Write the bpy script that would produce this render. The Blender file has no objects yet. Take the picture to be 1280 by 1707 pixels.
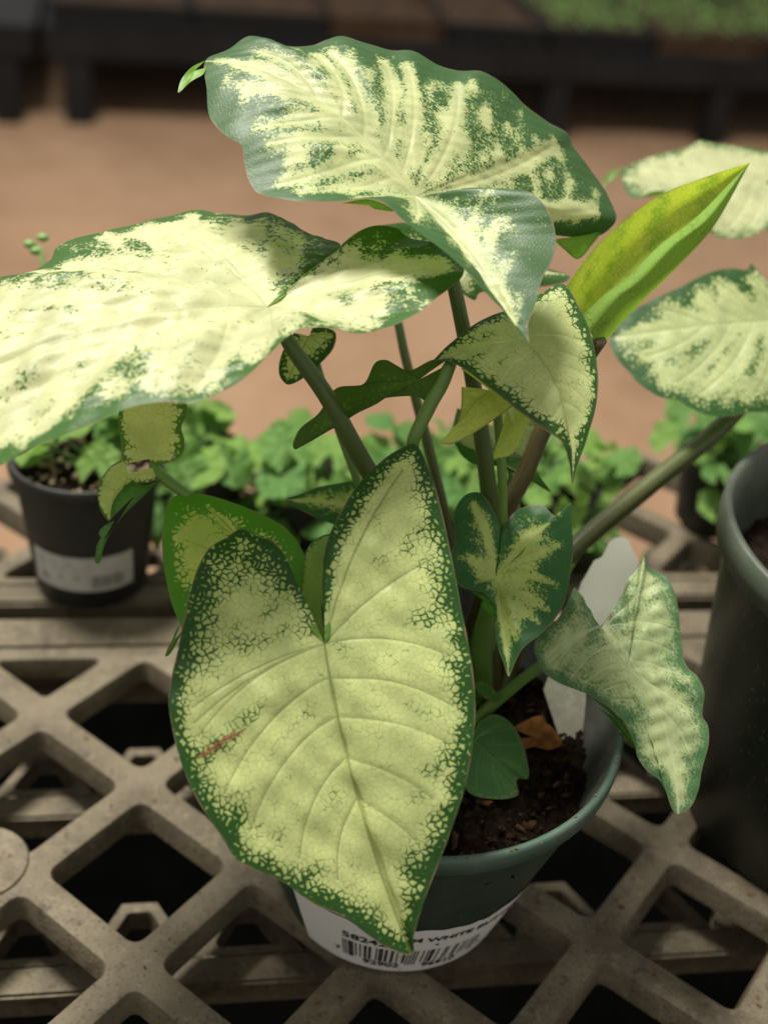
import bpy, bmesh, math, random
import numpy as np
from mathutils import Vector, Matrix
random.seed(7); rng = np.random.default_rng(7)
SC = bpy.context.scene; COL = SC.collection
# ---------------------------------------------------------------- camera
CP = np.array([0.01117, -0.28607, 0.31082])
YAW, PITCH, ROLL, FPX = 0.20403, 0.60267, 0.11834, 2050.0
_cy, _sy, _cp, _sp = math.cos(YAW), math.sin(YAW), math.cos(PITCH), math.sin(PITCH)
FW = np.array([_sy*_cp, _cy*_cp, -_sp]); _r = np.array([_cy, -_sy, 0.0]); _u = np.cross(_r, FW)
RT = _r*math.cos(ROLL) + _u*math.sin(ROLL); UP = -_r*math.sin(ROLL) + _u*math.cos(ROLL)
cam = bpy.data.cameras.new('camera'); co = bpy.data.objects.new('camera', cam); COL.objects.link(co)
co.matrix_world = Matrix(((RT[0], UP[0], -FW[0], CP[0]), (RT[1], UP[1], -FW[1], CP[1]), (RT[2], UP[2], -FW[2], CP[2]), (0, 0, 0, 1)))
cam.sensor_fit = 'VERTICAL'; cam.sensor_height = 36; cam.sensor_width = 27; cam.lens = FPX/1707*36
cam.clip_start = 0.01; cam.clip_end = 100
cam.dof.use_dof = True; cam.dof.focus_distance = 0.308; cam.dof.aperture_fstop = 8.5
SC.camera = co
# ---------------------------------------------------------------- light: diffuse greenhouse roof and one broad bright roof bay overhead
w = bpy.data.worlds.new('World'); SC.world = w; w.use_nodes = True
bg = w.node_tree.nodes['Background']; bg.inputs[0].default_value = (1.0, 0.97, 0.90, 1); bg.inputs[1].default_value = 0.52
al = bpy.data.lights.new('roof_light', 'AREA'); al.shape = 'DISK'; al.size = 0.75; al.energy = 155; al.color = (1.0, 0.96, 0.86)
ao = bpy.data.objects.new('roof_light', al); COL.objects.link(ao)
ao.location = (-0.60, 0.75, 2.75)
ao.rotation_euler = (Vector((0.08, 0.0, 0.15)) - ao.location).to_track_quat('-Z', 'Y').to_euler()
SC.view_settings.view_transform = 'Standard'; SC.view_settings.look = 'None'; SC.view_settings.gamma = 1; SC.view_settings.exposure = 0.2
SC.view_settings.use_curve_mapping = False
SC.render.engine = 'CYCLES'; SC.cycles.use_denoising = True; SC.cycles.max_bounces = 8; SC.cycles.transmission_bounces = 6

def at(x, y, D):                                   # a point of the photograph at depth D (metres) as a place in the scene
    return CP + D*(FW + RT*(x-640)/FPX - UP*(y-853.5)/FPX)
# ---------------------------------------------------------------- helpers
def tag(o, label=None, cat=None, group=None, kind=None):
    if label: o['label'] = label
    if cat: o['category'] = cat
    if group: o['group'] = group
    if kind: o['kind'] = kind
    return o
def empty(name, loc=(0, 0, 0)):
    o = bpy.data.objects.new(name, None); o.location = loc; o.empty_display_size = 0.01; COL.objects.link(o); return o
M_bench_ref = [0]
def link(name, me, mat=None, parent=None, smooth=True):
    o = bpy.data.objects.new(name, me); COL.objects.link(o)
    if mat is M_bench_ref[0]: me.polygons.foreach_set('use_smooth', [True]*len(me.polygons)); me.set_sharp_from_angle(angle=math.radians(38)); smooth = False
    if mat is not None and len(me.materials) == 0: me.materials.append(mat)
    if parent is not None:
        o.parent = parent; o.matrix_parent_inverse = Matrix.Translation(-Vector(parent.location))
    if smooth: me.polygons.foreach_set('use_smooth', [True]*len(me.polygons))
    return o
def mesh(name, V, F):
    me = bpy.data.meshes.new(name); me.from_pydata([tuple(v) for v in V], [], F); me.update(); return me
def lathe(prof, n=72, c=(0, 0), a0=0, a1=2*math.pi):
    full = abs(a1-a0-2*math.pi) < 1e-6
    cols = n if full else n+1; V = []; F = []
    for k in range(cols):
        a = a0+(a1-a0)*k/n
        for r, z in prof: V.append((c[0]+r*math.cos(a), c[1]+r*math.sin(a), z))
    m = len(prof)
    for k in range(n):
        k2 = (k+1) % cols
        for j in range(m-1): F.append((k*m+j, k2*m+j, k2*m+j+1, k*m+j+1))
    return V, F
def catmull(P, n):
    P = np.array(P, float); m = len(P)
    seg = np.linalg.norm(np.diff(P[:, :3], axis=0), axis=1)**0.5+1e-9
    t = np.concatenate([[0], np.cumsum(seg)]); t /= t[-1]
    T = np.zeros_like(P)
    for k in range(m):
        a, b = max(k-1, 0), min(k+1, m-1)
        T[k] = (P[b]-P[a])/(t[b]-t[a])
    u = np.linspace(0, 1, n); i = np.clip(np.searchsorted(t, u, side='right')-1, 0, m-2)
    h = (t[i+1]-t[i])[:, None]; s = ((u-t[i])[:, None])/h
    h00 = 2*s**3-3*s**2+1; h10 = s**3-2*s**2+s; h01 = -2*s**3+3*s**2; h11 = s**3-s**2
    return h00*P[i]+h10*h*T[i]+h01*P[i+1]+h11*h*T[i+1]
def tube(P, R, n=14, k=40, groove=0.0):
    C = catmull(np.c_[np.array(P, float), np.array(R, float)], k)
    X, R = C[:, :3], C[:, 3]; V = []; F = []
    T = np.gradient(X, axis=0); T /= np.linalg.norm(T, axis=1)[:, None]
    ref = np.array([0.31, -0.8, 0.5])
    for j in range(k):
        a = np.cross(T[j], ref); a /= np.linalg.norm(a); b = np.cross(a, T[j])
        for q in range(n):
            t = 2*math.pi*q/n
            rr = R[j]*(1+groove*math.cos(3*t))
            V.append(X[j]+rr*(math.cos(t)*a+math.sin(t)*b))
    for j in range(k-1):
        for q in range(n): F.append((j*n+q, j*n+(q+1) % n, (j+1)*n+(q+1) % n, (j+1)*n+q))
    F.append(tuple(range(n))[::-1]); F.append(tuple((k-1)*n+q for q in range(n)))
    return V, F
def boxm(x0, x1, y0, y1, z0, z1, bev=0.0):
    bm = bmesh.new(); bmesh.ops.create_cube(bm, size=1)
    for v in bm.verts: v.co = Vector(((x0+x1)/2+v.co.x*(x1-x0), (y0+y1)/2+v.co.y*(y1-y0), (z0+z1)/2+v.co.z*(z1-z0)))
    if bev: bmesh.ops.bevel(bm, geom=bm.edges[:], offset=bev, segments=2, affect='EDGES')
    me = bpy.data.meshes.new('m'); bm.to_mesh(me); bm.free(); return me
# ---------------------------------------------------------------- materials
class NT:
    def __init__(s, name):
        s.m = bpy.data.materials.new(name); s.m.use_nodes = True; s.t = s.m.node_tree; s.t.nodes.clear()
    def n(s, typ, **kw):
        o = s.t.nodes.new(typ)
        for k, v in kw.items():
            if k.startswith('i_'):
                key = k[2:]; key = int(key) if key.isdigit() else key
                s.set(o.inputs[key], v)
            else: setattr(o, k, v)
        return o
    def set(s, inp, v):
        if hasattr(v, 'is_output') or isinstance(v, bpy.types.NodeSocket): s.t.links.new(v, inp)
        else: inp.default_value = v
    def math(s, op, a, b=0.0, c=0.0, clamp=False):
        o = s.n('ShaderNodeMath', operation=op, use_clamp=clamp); s.set(o.inputs[0], a); s.set(o.inputs[1], b); s.set(o.inputs[2], c); return o.outputs[0]
    def mix(s, f, a, b, mode='MIX'):
        o = s.n('ShaderNodeMix', data_type='RGBA', blend_type=mode); s.set(o.inputs[0], f); s.set(o.inputs[6], a); s.set(o.inputs[7], b); return o.outputs[2]
    def sstep(s, x, lo, hi):
        o = s.n('ShaderNodeMapRange', interpolation_type='SMOOTHSTEP'); s.set(o.inputs[0], x); s.set(o.inputs[1], lo); s.set(o.inputs[2], hi); return o.outputs[0]
    def noise(s, vec, scale, detail=3, rough=0.55):
        o = s.n('ShaderNodeTexNoise'); s.set(o.inputs['Vector'], vec); o.inputs['Scale'].default_value = scale; o.inputs['Detail'].default_value = detail; o.inputs['Roughness'].default_value = rough; return o
    def bump(s, h, strength=0.3, dist=0.001):
        o = s.n('ShaderNodeBump'); o.inputs['Strength'].default_value = strength; o.inputs['Distance'].default_value = dist; s.set(o.inputs['Height'], h); return o.outputs[0]
    def out(s, sh):
        o = s.n('ShaderNodeOutputMaterial'); s.t.links.new(sh, o.inputs[0]); return s.m
def c4(c): return (c[0], c[1], c[2], 1)
def srgb(r, g, b):
    f = lambda v: (v/255/12.92) if v/255 <= 0.04045 else ((v/255+0.055)/1.055)**2.4
    return (f(r), f(g), f(b), 1)
def pbsdf(T, col, rough=0.5, spec=0.5, normal=None):
    p = T.n('ShaderNodeBsdfPrincipled'); T.set(p.inputs['Base Color'], col); T.set(p.inputs['Roughness'], rough); p.inputs['Specular IOR Level'].default_value = spec
    if normal is not None: T.set(p.inputs['Normal'], normal)
    return p.outputs[0]
def simple(name, col, rough=0.5, spec=0.5, col2=None, nscale=60, bump=0.0, bscale=400, det=4):
    T = NT(name); P = T.n('ShaderNodeTexCoord').outputs['Object']
    c = c4(col)
    if col2 is not None:
        nn = T.noise(P, nscale, det).outputs[0]; c = T.mix(T.sstep(nn, 0.35, 0.68), c4(col), c4(col2))
    nr = T.bump(T.noise(P, bscale, 4).outputs[0], bump, 0.001) if bump else None
    return T.out(pbsdf(T, c, rough, spec, nr))

_v = CP-at(541, 1073, 0.286); LEAFN = _v/np.linalg.norm(_v)+np.array([0, 0, 1.0]); LEAFN /= np.linalg.norm(LEAFN)            # the scarred leaf's facing
def leaf_mat(name, pale, green, under, scale=900, soft=0.06, wlo=-0.05, wgain=0.62, transl=0.42, vein=(0.16, 0.20, 0.06), veinamt=0.6, rough=0.42, edge=(0.30, 0.17, 0.13), blotch=None, vw=0.00030, net=0.25, spec=0.32, speck=0.0, tint=0.75, tintc=(0.33, 0.44, 0.13)):
    """variegated leaf: cream cells in a net of green veinlets; g attribute says how far the green has closed in"""
    T = NT(name); P = T.n('ShaderNodeTexCoord').outputs['Object']
    A = lambda a: T.n('ShaderNodeAttribute', attribute_name=a).outputs['Fac']
    g, vd, md = A('g'), A('vl'), A('md')
    vl = T.math('MULTIPLY', T.math('SUBTRACT', 1.0, T.sstep(vd, vw*0.25, vw)), 1.0)
    wv = T.n('ShaderNodeAttribute', attribute_name='flat').outputs['Vector']
    warp = T.noise(wv, scale*0.55, 3)
    sub = T.n('ShaderNodeVectorMath', operation='SUBTRACT'); T.set(sub.inputs[0], warp.outputs['Color']); sub.inputs[1].default_value = (0.5, 0.5, 0.5)
    sc_ = T.n('ShaderNodeVectorMath', operation='SCALE'); T.set(sc_.inputs[0], sub.outputs[0]); sc_.inputs['Scale'].default_value = 1.7/scale
    ad = T.n('ShaderNodeVectorMath', operation='ADD'); T.set(ad.inputs[0], wv); T.set(ad.inputs[1], sc_.outputs[0])
    def vor(s):
        v = T.n('ShaderNodeTexVoronoi', feature='DISTANCE_TO_EDGE', voronoi_dimensions='2D'); T.set(v.inputs['Vector'], ad.outputs[0]); v.inputs['Scale'].default_value = s; v.inputs['Randomness'].default_value = 0.95; return v.outputs[0]
    v1 = vor(scale); v2 = vor(scale*2.3)
    n1 = T.noise(wv, scale*0.33, 3, 0.65).outputs[0]; n2 = T.noise(wv, scale*1.3, 2).outputs[0]
    gg = T.math('ADD', g, T.math('MULTIPLY', T.math('SUBTRACT', n1, 0.5), 0.75-0.35*speck))
    gg = T.math('ADD', gg, T.math('MULTIPLY', T.math('SUBTRACT', n2, 0.5), 0.25))
    W = T.math('ADD', T.math('MULTIPLY', T.math('MAXIMUM', gg, 0.0), wgain), wlo)
    d = T.math('ADD', T.math('MULTIPLY', v1, 0.88), T.math('MULTIPLY', v2, 0.20))
    if speck:
        mp_ = T.n('ShaderNodeMapping'); T.set(mp_.inputs[0], ad.outputs[0]); mp_.inputs['Scale'].default_value = (1.0, 0.6, 1.0)
        nz = T.noise(mp_.outputs[0], scale*1.15, 4, 0.8).outputs[0]
        d = T.math('ADD', T.math('MULTIPLY', d, 1-speck), T.math('MULTIPLY', T.math('MULTIPLY', T.math('SUBTRACT', nz, 0.40), 2.6), speck))
    dark = T.math('SUBTRACT', 1.0, T.sstep(T.math('SUBTRACT', d, W), -soft, soft))
    n3 = T.noise(P, 90, 3).outputs[0]
    pal = T.mix(T.math('MULTIPLY', T.sstep(n3, 0.36, 0.70), 0.75), c4(pale), c4(tuple(0.62*a+0.38*b for a, b in zip(pale, green))))
    halo = T.math('MULTIPLY', T.sstep(gg, 0.05, 0.75), tint)
    base = T.mix(halo, pal, c4(tintc))
    fine = T.math('MAXIMUM', T.math('MULTIPLY', T.math('SUBTRACT', 1.0, T.sstep(v2, 0.0, 0.07)), net*0.6), T.math('MULTIPLY', T.math('SUBTRACT', 1.0, T.sstep(v1, 0.012, 0.055)), net*2.2))
    base = T.mix(fine, base, c4(tuple(0.5*a+0.5*b for a, b in zip(pale, green))))
    gr = T.mix(T.math('MULTIPLY', n3, 0.5), c4(green), c4(tuple(1.7*x for x in green)))
    col = T.mix(dark, base, gr)
    col = T.mix(T.math('MULTIPLY', vl, veinamt), col, c4(vein))
    if blotch:                                         # a dry brown scar: (x, y, z) a, b and half width in scene units
        (a, b, hw) = blotch
        a = np.array(a); b = np.array(b); ab = (b-a)-LEAFN*((b-a)@LEAFN); L = np.linalg.norm(ab); dv = ab/L
        s1 = T.n('ShaderNodeVectorMath', operation='SUBTRACT'); T.set(s1.inputs[0], P); s1.inputs[1].default_value = tuple(a)
        dt = T.n('ShaderNodeVectorMath', operation='DOT_PRODUCT'); T.set(dt.inputs[0], s1.outputs[0]); dt.inputs[1].default_value = tuple(dv)
        ln = T.n('ShaderNodeVectorMath', operation='LENGTH'); T.set(ln.inputs[0], s1.outputs[0])
        dn = T.n('ShaderNodeVectorMath', operation='DOT_PRODUCT'); T.set(dn.inputs[0], s1.outputs[0]); dn.inputs[1].default_value = tuple(LEAFN)
        h2 = T.math('SUBTRACT', T.math('SUBTRACT', T.math('MULTIPLY', ln.outputs['Value'], ln.outputs['Value']), T.math('MULTIPLY', dt.outputs['Value'], dt.outputs['Value'])), T.math('MULTIPLY', dn.outputs['Value'], dn.outputs['Value']))
        pd = T.math('SQRT', T.math('MAXIMUM', h2, 0.0))
        tt = T.math('DIVIDE', dt.outputs['Value'], L)
        prof = T.math('MULTIPLY', T.math('MULTIPLY', tt, T.math('SUBTRACT', 1.0, tt)), 4.0)
        nn = T.noise(P, 800, 4, 0.7).outputs[0]
        wdt = T.math('MULTIPLY', T.math('MULTIPLY', prof, hw), T.math('SUBTRACT', T.math('MULTIPLY', nn, 6.0), 2.0))
        msk = T.math('MULTIPLY', T.sstep(T.math('SUBTRACT', wdt, pd), 0.0, hw*0.3), T.sstep(prof, 0.0, 0.08))
        col = T.mix(msk, col, T.mix(T.sstep(T.noise(P, 1700, 2).outputs[0], 0.4, 0.6), srgb(165, 122, 84), srgb(112, 76, 52)))
    col = T.mix(T.math('MULTIPLY', T.math('SUBTRACT', 1.0, T.sstep(md, 0.0, 0.00055)), T.sstep(T.noise(P, 140, 3).outputs[0], 0.35, 0.75)), col, c4(edge))
    geo = T.n('ShaderNodeNewGeometry').outputs['Backfacing']
    und = T.mix(T.math('MULTIPLY', dark, 0.55), c4(under), c4(tuple(0.45*x for x in under)))
    und = T.mix(T.math('MULTIPLY', vl, 0.4), und, c4(tuple(1.4*x for x in under)))
    col = T.mix(geo, col, und)
    hgt = T.math('ADD', T.math('MULTIPLY', v1, 0.5), T.math('MULTIPLY', T.noise(P, 1500, 2).outputs[0], 0.25))
    nr = T.bump(hgt, 0.16, 0.0006)
    rg = T.math('ADD', rough-0.06, T.math('MULTIPLY', T.noise(P, 260, 3).outputs[0], 0.14))
    pb = pbsdf(T, col, rg, spec, nr)
    tr2 = T.n('ShaderNodeBsdfTranslucent'); T.set(tr2.inputs[0], T.mix(1.0, col, (1.0, 1.0, 0.35, 1), 'MULTIPLY'))
    mx = T.n('ShaderNodeMixShader'); mx.inputs[0].default_value = transl
    T.t.links.new(pb, mx.inputs[1]); T.t.links.new(tr2.outputs[0], mx.inputs[2])
    return T.out(mx.outputs[0])

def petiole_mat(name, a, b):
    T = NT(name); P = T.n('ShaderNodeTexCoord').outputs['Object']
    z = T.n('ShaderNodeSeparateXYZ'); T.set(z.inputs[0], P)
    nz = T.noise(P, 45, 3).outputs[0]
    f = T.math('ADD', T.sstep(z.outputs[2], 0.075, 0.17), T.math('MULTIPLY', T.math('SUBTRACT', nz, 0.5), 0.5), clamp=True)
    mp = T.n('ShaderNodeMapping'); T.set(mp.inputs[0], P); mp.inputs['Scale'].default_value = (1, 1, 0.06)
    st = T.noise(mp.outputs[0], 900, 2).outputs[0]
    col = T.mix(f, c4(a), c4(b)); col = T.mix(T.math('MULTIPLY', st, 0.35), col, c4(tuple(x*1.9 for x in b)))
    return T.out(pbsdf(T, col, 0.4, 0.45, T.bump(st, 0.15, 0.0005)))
# ---------------------------------------------------------------- the setting: floor, black sheet standing in for the shade under the bench
FZ = -0.75
T = NT('packed_earth_floor'); P = T.n('ShaderNodeTexCoord').outputs['Object']
n_a = T.noise(P, 3.0, 8, 0.7).outputs[0]; n_b = T.noise(P, 40, 4).outputs[0]
c = T.mix(T.sstep(n_a, 0.35, 0.7), srgb(158, 127, 102), srgb(130, 101, 77)); c = T.mix(T.math('MULTIPLY', n_b, 0.35), c, srgb(168, 141, 115))
M_floor = T.out(pbsdf(T, c, 0.85, 0.2, T.bump(n_b, 0.4, 0.01)))
V = [(-12, -4, FZ), (12, -4, FZ), (12, 16, FZ), (-12, 16, FZ)]
tag(link('floor', mesh('floor', V, [(0, 1, 2, 3)]), M_floor, smooth=False), kind='structure')
M_shade_sheet = simple('painted_under_bench_shade', (0.001, 0.001, 0.001), 1.0, 0.0, (0.0015, 0.0015, 0.0015), 30)  # near-black sheet added over the floor to darken the shade below the bench
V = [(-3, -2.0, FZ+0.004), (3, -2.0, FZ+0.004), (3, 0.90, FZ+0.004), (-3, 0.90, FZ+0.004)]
tag(link('shade_sheet', mesh('shade_sheet', V, [(0, 1, 2, 3)]), M_shade_sheet, smooth=False), kind='structure')
# ---------------------------------------------------------------- lattice bench
T = NT('weathered_bench_plastic'); P = T.n('ShaderNodeTexCoord').outputs['Object']
a_ = T.noise(P, 35, 5, 0.6).outputs[0]; b_ = T.noise(P, 260, 5, 0.7).outputs[0]; d_ = T.noise(P, 900, 3, 0.7).outputs[0]; e_ = T.noise(P, 120, 6, 0.75).outputs[0]
c = T.mix(T.sstep(a_, 0.35, 0.68), srgb(108, 98, 80), srgb(82, 73, 58))
c = T.mix(T.math('MULTIPLY', T.sstep(b_, 0.5, 0.72), 0.6), c, srgb(130, 119, 98))
c = T.mix(T.math('MULTIPLY', T.sstep(e_, 0.55, 0.66), 0.75), c, srgb(58, 51, 42))
c = T.mix(T.math('MULTIPLY', T.sstep(d_, 0.57, 0.66), 0.8), c, srgb(38, 34, 29))
c = T.mix(T.math('MULTIPLY', T.sstep(T.noise(P, 60, 5, 0.7).outputs[0], 0.62, 0.72), 0.35), c, srgb(120, 82, 50))
hh = T.math('ADD', T.math('MULTIPLY', b_, 0.6), T.math('MULTIPLY', d_, 0.5))
M_bench = T.out(pbsdf(T, c, T.math('ADD', 0.5, T.math('MULTIPLY', a_, 0.25)), 0.35, T.bump(hh, 0.6, 0.0014)))
M_bench_ref[0] = M_bench; HB = 0.0342
bench = empty('greenhouse_bench', (0.09, -0.1, FZ))
tag(bench, 'weathered grey-brown plastic greenhouse bench with open diamond lattice top', 'bench')
def rounded_poly(pts, rad, seg=5):
    out = []; n = len(pts); pts = [np.array(p, float) for p in pts]
    for i in range(n):
        a, b, c_ = pts[i-1], pts[i], pts[(i+1) % n]
        u1 = (a-b)/np.linalg.norm(a-b); u2 = (c_-b)/np.linalg.norm(c_-b)
        ang = math.acos(np.clip(u1@u2, -1, 1)); d = rad/math.tan(ang/2)
        d = min(d, 0.45*np.linalg.norm(a-b), 0.45*np.linalg.norm(c_-b)); r = d*math.tan(ang/2)
        s, e = b+u1*d, b+u2*d
        for k in range(seg+1):
            t = k/seg; out.append((1-t)**2*s+2*t*(1-t)*b+t*t*e)
    return out
def inset(pts, d):
    n = len(pts); o = []; pts = [np.array(p, float) for p in pts]
    for i in range(n):
        a, b, c_ = pts[i-1], pts[i], pts[(i+1) % n]
        e1 = (b-a)/np.linalg.norm(b-a); e2 = (c_-b)/np.linalg.norm(c_-b)
        n1 = np.array([-e1[1], e1[0]]); n2 = np.array([-e2[1], e2[0]])
        m = n1+n2; m /= np.linalg.norm(m); o.append(b+m*d/max(m@n1, 0.2))
    return o
def lattice(cells, z0, thick, bar, rad, round_e=0.0016, flare=0.0016):
    """cells: CCW polygons that tile; each becomes a frame round a rounded hole; returns a mesh with real depth"""
    bm = bmesh.new(); seg = 6
    for poly in cells:
        n = len(poly); hole = inset(poly, bar/2)
        loops = []
        # straighten: points lie on the polygon edges
        out2 = []
        for i in range(n):
            a, b, c_ = [np.array(poly[(i+k-1) % n], float) for k in range(3)]
            for k in range(seg+1):
                t = 2*k/seg-1
                out2.append(b+(a-b)*0.30*(-t) if t < 0 else b+(c_-b)*0.30*t)
        loops.append([(p[0], p[1], z0) for p in out2])
        loops.append([(p[0], p[1], z0) for p in rounded_poly(inset(hole, -round_e), rad+round_e, seg)])
        loops.append([(p[0], p[1], z0-round_e*0.3) for p in rounded_poly(inset(hole, -round_e*0.3), rad+round_e*0.3, seg)])
        loops.append([(p[0], p[1], z0-round_e) for p in rounded_poly(hole, rad, seg)])
        loops.append([(p[0], p[1], z0-thick) for p in rounded_poly(inset(hole, flare), max(rad-flare, 0.001), seg)])
        loops.append([(p[0], p[1], z0-thick) for p in out2])
        vs = [[bm.verts.new(p) for p in L] for L in loops]
        m = len(out2)
        for li in range(len(vs)-1):
            for k in range(m):
                k2 = (k+1) % m
                try: bm.faces.new((vs[li][k], vs[li][k2], vs[li+1][k2], vs[li+1][k]))
                except ValueError: pass
    bmesh.ops.remove_doubles(bm, verts=bm.verts[:], dist=1e-5)
    me = bpy.data.meshes.new('lattice'); bm.to_mesh(me); bm.free(); return me
h = HB; YS = 2.52*h
cells = []
for j in range(-1, 16):                                  # full diamonds
    for i in range(-19, 26):
        if (i+j) % 2: 
            X, Y = i*h, -j*h
            cells.append([(X-h, Y), (X, Y-h), (X+h, Y), (X, Y+h)])
yb = 2.02*h
for i in range(-19, 26, 1):                              # cut diamonds along the panel edge
    if i % 2:
        X = i*h
        cells.append([(X, h), (X+h, 2*h), (X+h, 2.02*h+0.42*h), (X-h, 2.02*h+0.42*h), (X-h, 2*h)])
top_cells = [c_ for c_ in cells if len(c_) == 4]
me = lattice(top_cells, 0.0, 0.0088, 0.285*h, 0.0042, 0.0011, 0.0012)
link('bench_panel', me, M_bench, bench)
# the border row of triangles with its wide edge bar
tri = [c_ for c_ in cells if len(c_) == 5]
bm = bmesh.new(); bm.from_mesh(lattice([[(c_[0][0], h), (c_[0][0]+h, 2*h), (c_[0][0]-h, 2*h)] for c_ in tri], 0.0, 0.0088, 0.34*h, 0.0026, 0.0011, 0.0008))
me = bpy.data.meshes.new('bench_border'); bm.to_mesh(me); bm.free()
link('bench_panel', me, M_bench, bench)
link('edge_bar', boxm(-20*h, 26*h, 2*h+0.0001, YS, -0.020, 0.0002, 0.0014), M_bench, bench)
# the panel behind the seam
Y2 = YS+0.0085
link('edge_bar', boxm(-20*h, 26*h, Y2, Y2+0.36*h, -0.020, 0.0, 0.0014), M_bench, bench)
yq = Y2+0.36*h-0.0001; cells2 = []; k_ = 1.0*h
for i in range(-19, 26):
    X = i*k_
    if i % 2: cells2.append([(X-k_, yq), (X+k_, yq), (X, yq+k_)])
for j in range(1, 3):
    for i in range(-19, 26):
        if (i+j) % 2: cells2.append([(i*k_-k_, yq+j*k_), (i*k_, yq+(j-1)*k_), (i*k_+k_, yq+j*k_), (i*k_, yq+(j+1)*k_)])
link('bench_panel', lattice(cells2, 0.0, 0.011, 0.24*h, 0.0032, 0.0011, 0.0012), M_bench, bench)
# a round boss where two panels are screwed down
bx, by = at(-32, 1439, 0.352)[:2]
D_ = (0-CP[2])/(FW + RT*(-30-640)/FPX - UP*(1439-853.5)/FPX)[2]; b3 = at(-30, 1439, D_)
V, F = lathe([(0.0045, -0.004), (0.0045, 0.0), (0.0135, 0.0008), (0.0142, -0.0004), (0.0142, -0.012)], 48, (b3[0], b3[1]))
link('screw_boss', mesh('screw_boss', V, F), M_bench, bench)
# lower ribs: cross bars with a zigzag web behind each
ZL = -0.024
rows = [(0.40-2*k)*h for k in range(0, 7)] + [2.32*h, 4.0*h]
rib_me = boxm(-20*h, 26*h, -0.0052, 0.0052, ZL-0.011, ZL, 0.0010)
wb = []
q = 1.0*h
for i in range(-19, 26): wb.append([(i*q-q/2, 0.0), (i*q+q/2, 0.0), (i*q+0.16*q, 0.62*h), (i*q-0.16*q, 0.62*h)])
web_me = lattice(wb, ZL-0.001, 0.008, 0.20*h, 0.0022, 0.0008, 0.0005)
for r_ in rows:
    o = link('cross_rib', rib_me, M_bench, bench); o.location.y += r_
    o2 = link('rib_web', web_me, M_bench, bench); o2.location.y += r_+0.0056
M_steel = simple('dark_leg_plastic', (0.02, 0.02, 0.02), 0.6)
for X in (-0.55, 0.75):
    for Y in (-0.45, 0.12):
        link('leg', boxm(X-0.03, X+0.03, Y-0.03, Y+0.03, FZ, ZL-0.012, 0.004), M_steel, bench)
# ---------------------------------------------------------------- pots
def pot_mat(name, col, col2, rough=0.35):
    T = NT(name); P = T.n('ShaderNodeTexCoord').outputs['Object']
    n1 = T.noise(P, 55, 5, 0.65).outputs[0]; n2 = T.noise(P, 700, 3).outputs[0]
    c = T.mix(T.sstep(n1, 0.38, 0.7), c4(col), c4(col2)); c = T.mix(T.math('MULTIPLY', T.sstep(n2, 0.64, 0.72), 0.7), c, srgb(120, 100, 78))
    return T.out(pbsdf(T, c, T.math('ADD', rough, T.math('MULTIPLY', n1, 0.2)), 0.5, T.bump(n1, 0.1, 0.001)))
M_pot = pot_mat('dark_green_pot_plastic', (0.020, 0.036, 0.026), (0.030, 0.046, 0.034), 0.3)
M_rim = pot_mat('green_pot_rim', (0.045, 0.085, 0.062), (0.075, 0.11, 0.085), 0.32)
M_black = pot_mat('black_pot_plastic', (0.012, 0.013, 0.011), (0.018, 0.018, 0.015), 0.45)
M_olive = pot_mat('olive_pot_plastic', (0.009, 0.014, 0.009), (0.015, 0.019, 0.012), 0.3)
T = NT('potting_soil'); P = T.n('ShaderNodeTexCoord').outputs['Object']
n1 = T.noise(P, 330, 6, 0.75).outputs[0]
c = T.mix(T.sstep(n1, 0.35, 0.7), (0.008, 0.005, 0.0035, 1), (0.040, 0.024, 0.015, 1)); c = T.mix(T.sstep(T.noise(P, 800, 3).outputs[0], 0.66, 0.74), c, (0.11, 0.06, 0.035, 1))
M_soil = T.out(pbsdf(T, c, 0.95, 0.1, T.bump(n1, 1.0, 0.003)))
def soil_mesh(c, r, z, amp, n=60, seed=1):
    rg = np.random.default_rng(seed); V = []; F = []; ix = {}
    ph = rg.uniform(0, 6.28, (14, 2)); fr = rg.normal(0, 1, (14, 2))*420
    for a in range(n+1):
        for b in range(n+1):
            u, v = 2*a/n-1, 2*b/n-1
            if u*u+v*v <= 1.02:
                x, y = u*r, v*r
                hz = sum(math.sin(fr[k, 0]*x+ph[k, 0])*math.sin(fr[k, 1]*y+ph[k, 1]) for k in range(14))/4
                ix[a, b] = len(V); V.append((c[0]+x, c[1]+y, z+amp*hz+amp*0.8*rg.normal()))
    for (a, b) in list(ix):
        if (a+1, b) in ix and (a, b+1) in ix and (a+1, b+1) in ix: F.append((ix[a, b], ix[a+1, b], ix[a+1, b+1], ix[a, b+1]))
    return mesh('soil', V, F)
PC = np.array([0.0780, -0.0412]); PH = 0.0764; RB = 0.0345; RTP = 0.0572
rad_at = lambda z: RB+(RTP-0.0018-RB)*z/(PH-0.004)
pot = empty('plant_pot', (PC[0], PC[1], 0.0002))
tag(pot, 'dark green plastic pot with white barcode label holding the big variegated plant', 'pot')
prof = [(0.0, 0.0002), (RB-0.002, 0.0002), (RB, 0.0015)] + [(rad_at(z), z) for z in (0.02, 0.04, 0.055, PH-0.0062)]
V, F = lathe(prof, 96, PC); link('pot_wall', mesh('pot_wall', V, F), M_pot, pot)
rp = [(RTP-0.0020, PH-0.0066), (RTP-0.0004, PH-0.0058), (RTP, PH-0.0020), (RTP-0.0003, PH-0.0004), (RTP-0.0011, PH), (RTP-0.0022, PH-0.0006), (RTP-0.0026, PH-0.002)]
V, F = lathe(rp, 96, PC); link('pot_rim', mesh('pot_rim', V, F), M_rim, pot)
inn = [(RTP-0.0026, PH-0.002), (rad_at(0.058)-0.0014, 0.058), (rad_at(0.04)-0.0014, 0.04)]
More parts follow.
